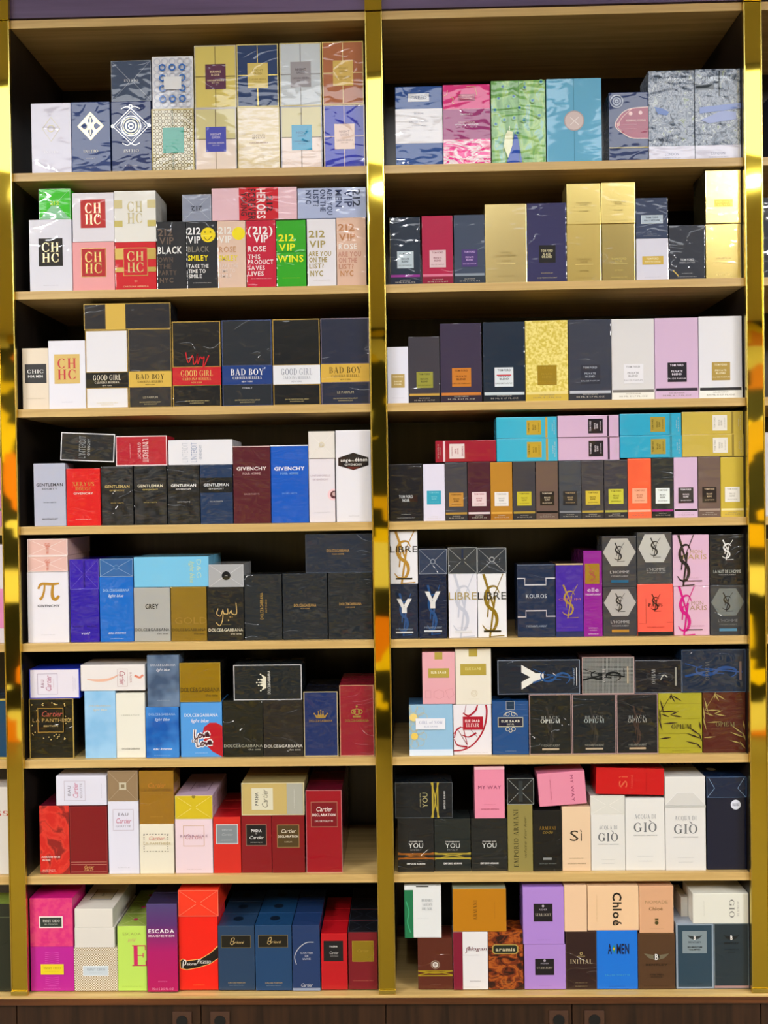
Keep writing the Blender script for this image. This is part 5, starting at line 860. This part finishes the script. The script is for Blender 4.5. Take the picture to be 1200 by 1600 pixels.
def GIO(v=.42, h=.12, c='6c7074'):
    return [T('ACQUA DI', .5, v - h * 1.15, h * .46, '9ca0a4', .54, 's'), T('GIO', .5, v, h, c, .58, 's'), L([(.60, v - h * .78), (.66, v - h * .56)], .02, c), T('GIORGIO ARMANI', .5, v + h * .85, .018, 'a0a4a8', .6), tiny(.80, 'b0b4b8', .4), tiny(.87, 'b0b4b8', .36)]
B(923.5, 1273, 977, 1367, 'dddcd8', GIO(.40, .15), 'white box with grey capitals, smallest of the three', w=.2)
B(922, 1243.5, 976, 1272.5, 'd8d7d0', [XF('e8e6e0')], 'white box end on the smallest white box', d=.10, w=.4)
B(977.5, 1247.5, 1039, 1366, 'e0dfdc', GIO(.40, .13), 'white box with grey capitals, under the red one', w=.1)
B(1039.5, 1258.5, 1103, 1363, 'dddcda', GIO(.36, .145) + [SEAL('c0c0bc', .03)], 'white box with grey capitals, beside the navy one', w=.3)
B(1038, 1213.5, 1102, 1258, 'dcdbd8', [P([(0, 1), (.3, .55), (.7, .55), (1, 1)], 'd0cfcc', 'wrap_fold'), L([(0, 1), (.3, .55), (.7, .55), (1, 1)], .01, 'e8e8e8', 'wrap_fold')], 'white box end with grey lettered top', d=.12, w=.4, top=[R(.2, 0, .98, .5, '8c8468', 'label_panel'), T('GIO', .6, .22, .3, '24221c', .5, 's')])
B(1105, 1246, 1169.5, 1363, '04102c', [C(.73, .10, .125, 'd8dcec', 0, 'round_sticker'), T('NOUVEAU', .73, .09, .014, '202c58', .16, 'b'), T('DESIGN', .73, .11, .014, '202c58', .16, 'b')], 'black navy box with round white sticker', w=.15, tw=0)
B(1104, 1213.5, 1168.5, 1245.5, '0d1e3a', [L([(.02, .98), (.2, .55), (.05, .05)], .012, '7c9cc0', 'wrap_fold'), L([(.98, .98), (.78, .55), (.95, .05)], .012, '7c9cc0', 'wrap_fold'), EDGE('48648c', .012)], 'navy box end with wrap folds and round sticker on top', d=.09, w=.9, top=[C(.32, .45, .12, 'd8dcec', 0, 'round_sticker')])
B(843, 1209, 917, 1261, 'e08aa4', [T('MY WAY', .5, .28, .06, '8c3058', .80, 'r'), T('GIORGIO ARMANI', .5, .74, .02, 'a84c68', .6)], 'pink box lying tilted on black and peach boxes', rot='r', w=.15, d=.05, tilt=-4, side='d87898')
B(930.5, 1201.5, 1037, 1243.5, 'c40c14', [T('S', .40, .40, .12, 'd86040', .26, 'r'), T('ì', .66, .40, .13, 'd86040', .06, 'r'), T('PASSIONE', .5, .53, .03, 'd85040', .5), R(.15, .74, .85, .745, 'a00c14', 'gold_line')], 'bright red box lying sideways on white boxes', rot='l', w=.5, d=.055, tilt=1.5, side='98080e')

# ================= right bay, bottom shelf
on('right', 8)
B(653, 1465.5, 707.5, 1552.5, '562318', [C(.5, .52, .13, '8c7060', .10), C(.5, .52, .08, 'd8d0c8', .045), T('G', .5, .52, .05, 'd8d0c8', .07, 'b'), L([(0, .64), (.5, .68), (1, .64)], .04, 'a08818', 'gold_wires', True), L([(0, .72), (.5, .66), (1, .72)], .03, 'a08818', 'gold_wires', True), R(0, .63, 1, .645, 'a89020', 'gold_wires'), R(0, .72, 1, .74, 'a89020', 'gold_wires'), tiny(.9, '906850', .3)], 'russet brown box with yellow crossing bands', w=1.5)
B(632, 1384, 689.5, 1465, 'dfe2e4', [R(0, .08, .24, 1, '187048', 'green_panel'), L([(.05, .3), (.12, .5), (.08, .7), (.16, .9)], .03, '38a070', 'green_panel', True), T('HERMES', .62, .28, .05, 'a0a8b0', .30, 's'), T('JARDIN', .62, .36, .05, 'a0a8b0', .28, 's'), T('DE NIL', .62, .44, .05, 'a0a8b0', .28, 's'), tiny(.62, 'b8bcc0', .3), R(.32, 0, .66, .02, '202420', 'black_tab')], 'white box with marbled green left edge', w=.4, side='d0d4d4', d=.06)
B(708.5, 1456, 762.5, 1551.5, 'e2e1e4', [R(0, 0, .27, 1, '7c1030', 'maroon_panel'), T('Jaïpur', .63, .27, .001, 'e2e1e4'), L([(.35, .37), (.38, .34), (.40, .28), (.48, .26), (.44, .30)], .02, '681028', 'script_word', True), T('alogan', .68, .29, .06, '681028', .54, 'i'), tiny(.40, 'b0b0b8', .5), T('EDITION', .62, .85, .02, '989098', .3), tiny(.95, 'b8b8bc', .5)], 'white box with maroon left edge and maroon script', w=.2)
B(763.5, 1455.5, 817.5, 1552.5, 'tortoise', [P([(.17, .22), (.80, .22), (.86, .255), (.86, .35), (.80, .385), (.17, .385), (.11, .35), (.11, .255)], 'b09c50', 'label_panel'), P([(.19, .235), (.78, .235), (.83, .265), (.83, .34), (.78, .37), (.19, .37), (.14, .34), (.14, .265)], '1a241c', 'label_panel'), T('aramis', .49, .305, .06, 'c8c0a0', .56, 'b'), tiny(.86, 'a87838', .3), tiny(.89, 'a87838', .4)], 'tortoiseshell box with black oblong name plate', w=.4)
B(707.5, 1388.5, 791, 1453.5, 'b8780c', [T('ARMANI', .5, .42, .065, '5c3c0c', .46, 's'), tiny(.78, '8c5c10', .4), SEAL('b8780c', .001)], 'amber box lying sideways above maroon edged box', rot='l', w=.5, d=.06, side='98a08c')
LIL = lambda ty: [R(.26, .32 if ty else .29, .72, .68 if ty else .60, '15131a'), C(.49, .36 if ty else .33, .03, 'b0a8b8'), T('AIGNER', .49, .42 if ty else .39, .03, 'a8a0b0', .2), T('STARLIGHT', .49, .52 if ty else .48, .045, 'b8b0a0', .38, 's'), tiny(.92 if ty else .92, '9070b8', .3)]
B(819.5, 1475.5, 884, 1552, 'ab84d0', LIL(True), 'lilac box with black square label, lower of two', w=.25, d=.06)
B(814.5, 1386, 881.5, 1474.5, 'ac84d4', LIL(False), 'lilac box with black square label, upper of two', w=.35, d=.06, side='9c74c8')
B(884.5, 1455.5, 932, 1551.5, '2a1618', [EDGE('5c4438', .015), C(.5, .38, .05, 'b09c68', .03), T('AIGNER', .5, .43, .022, 'b09c68', .26), T('INITIAL', .5, .52, .075, 'b8a888', .72, 's'), tiny(.89, 'a08c68', .4), tiny(.95, 'a08c68', .4)], 'dark brown box with pale serif capitals', w=1.3)
B(932.5, 1454, 996.5, 1551.5, '0a70d8', [T('A', .32, .31, .17, '0c1438', .10, 'b'), T('MEN', .64, .31, .17, '0c1438', .30, 'b'), P([(.42, .24), (.45, .31), (.42, .38), (.39, .31)], '3c9c48', 'printed_emblem'), C(.42, .31, .03, 'c8a030'), tiny(.76, '48a8d8', .6, 'EAU DE TOILETTE', .03), tiny(.95, '0850a8', .4)], 'vivid blue box with tall dark capitals', w=.2)
def WING(c, u, v, w, h, body='14161a'):
    return [P([(u - w * .5, v - h * .5), (u - w * .08, v - h * .25), (u - w * .08, v + h * .45), (u - w * .3, v + h * .2)], c), P([(u + w * .5, v - h * .5), (u + w * .3, v + h * .2), (u + w * .08, v + h * .45), (u + w * .08, v - h * .25)], c), C(u, v, w * .12, body), T('B', u, v, h * .85, 'f0f0f0', w * .13, 'b')]
B(997, 1458.5, 1055, 1552, '4e3420', [WING('6c6450', .5, .42, .68, .12), T('BENTLEY', .5, .56, .035, '2a1c10', .58, 'b'), T('FOR MEN', .5, .74, .03, '2c2014', .36), T('INTENSE', .5, .78, .025, '2c2014', .3), tiny(.94, '2c2014', .7)], 'brown box with winged badge', w=.4)
B(1056.5, 1443, 1115, 1552, '254052', [EDGE('8c9cac', .045), R(.17, .115, .82, .455, '7c8c94'), WING('2c3438', .5, .215, .40, .07), T('BENTLEY', .5, .285, .025, '3c4850', .34), T('MOMENTUM', .5, .36, .02, '1c2428', .38, 'b'), T('UNLIMITED', .5, .40, .02, '1c2428', .3, 'b'), tiny(.92, '1c3040', .4)], 'teal slate box with grey winged label and pale edges', w=.7, side='98a4b4', d=.10)
B(1116, 1443, 1172, 1552, '202f38', [EDGE('6c7c84', .018), WING('10181c', .5, .215, .46, .08), T('BENTLEY', .5, .30, .03, '121a20', .42, 'b'), T('MOMENTUM', .5, .40, .02, '141c22', .4), T('BLACK', .5, .44, .02, '141c22', .2), R(0, .955, 1, .99, 'a08080', 'base_band')], 'dark slate box with dark winged badge', w=.5, side='a8b0bc', d=.10)
B(881.5, 1383.5, 917, 1447.5, 'e8c4a0', [], 'plain peach box end left of lying peach box', w=.2, d=.10)
B(918, 1384, 998, 1452, 'e9c49c', [T('Chloé', .52, .42, .17, '1a1410', .74, 'b'), tiny(.82, 'b89870', .6)], 'peach box lying sideways with large black word', rot='r', w=.15, d=.06)
B(999, 1384.5, 1052.5, 1452.5, 'd6a47e', [T('NOMADE', .5, .34, .07, 'a88860', .66), T('Chloé', .48, .48, .07, '7c6038', .40, 's'), C(.5, .78, .055, '4c4420'), R(.45, .69, .55, .73, '4c4420', 'printed_emblem'), tiny(.90, 'b08c68', .4)], 'tan peach box with small round emblem', w=.15, d=.06)
B(1082.5, 1396, 1171, 1439.5, 'dcdcd2', [T('GIO', .5, .30, .09, '7c7c78', .60, 's'), T('ACQUA DI', .5, .19, .04, 'a0a09c', .5, 's'), tiny(.8, 'b8b8b0', .5)], 'white box lying sideways on the slate boxes', rot='r', w=.3, d=.065)
B(1064, 1402, 1081.5, 1431, 'dcdcd4', [], 'small plain white box end left of white lying box', w=.2, d=.06, dy=.03)

# ================= slivers of the neighbouring bays
on('far_left', 3)
B(-45, 540, 6, 637, '9098c8', [EDGE('c0c4e0', .02)], 'pale violet blue box cut by the photo edge', w=.5)
on('far_left', 4)
B(-45, 715, 6, 822, 'c884b0', [C(.8, .3, .05, '68a040'), C(.9, .5, .06, 'f0a0c0'), C(.85, .75, .05, '68a040')], 'pink floral box cut by the photo edge', w=.4)
on('far_left', 5)
B(-45, 851, 8, 1003, 'e4dce8', [R(0, .45, 1, .85, 'e890c8', 'pink_panel')], 'white and pink box cut by the photo edge', w=.3)
on('far_left', 6)
B(-45, 1092, 13.5, 1189, '14486c', [EDGE('c8b050', .05)], 'petrol blue gold edged box cut by photo edge', w=.5, n=2, bdesc='petrol blue box', side='2c3c4c')
on('far_left', 7)
B(-45, 1230, 15, 1371, 'e0dcd8', [T('BOSS', .62, .30, .06, 'c83028', .7, 's')], 'white box with red capitals cut by photo edge', w=.7)
on('far_left', 8)
B(-35, 1412, 20, 1552, '20261c', [R(.0, .15, 1, .16, '505840', 'printed_emblem')], 'dark olive box cut by the photo edge', w=.8, side='78903c')
on('far_right', 1)
B(1203, 150, 1260, 242, '3c4458', [], 'slate box just past the right gold strip', w=1)
on('far_right', 2)
B(1189, 308, 1245, 432, '1c2434', [tiny(.7, 'a8b0c0', .5)], 'dark navy heavily wrapped box past right gold strip', w=1.6)
on('far_right', 4)
B(1192.5, 675, 1245, 803, 'd6d6e4', [EDGE('a8a8b8', .02)], 'white box past the right gold strip', w=.2)
on('far_right', 5)
B(1195, 842, 1250, 985, '7c6828', [EDGE('a89850', .02)], 'bronze gold box past the right gold strip', w=.5)
on('far_right', 6)
B(1197, 1050, 1250, 1172, '2c3430', [], 'dark grey green box past the right gold strip', w=.7)
on('far_right', 7)
B(1197, 1232, 1250, 1358, '242c24', [], 'blackish green box past the right gold strip', w=.7)
print('BOXES', len(LABELS))
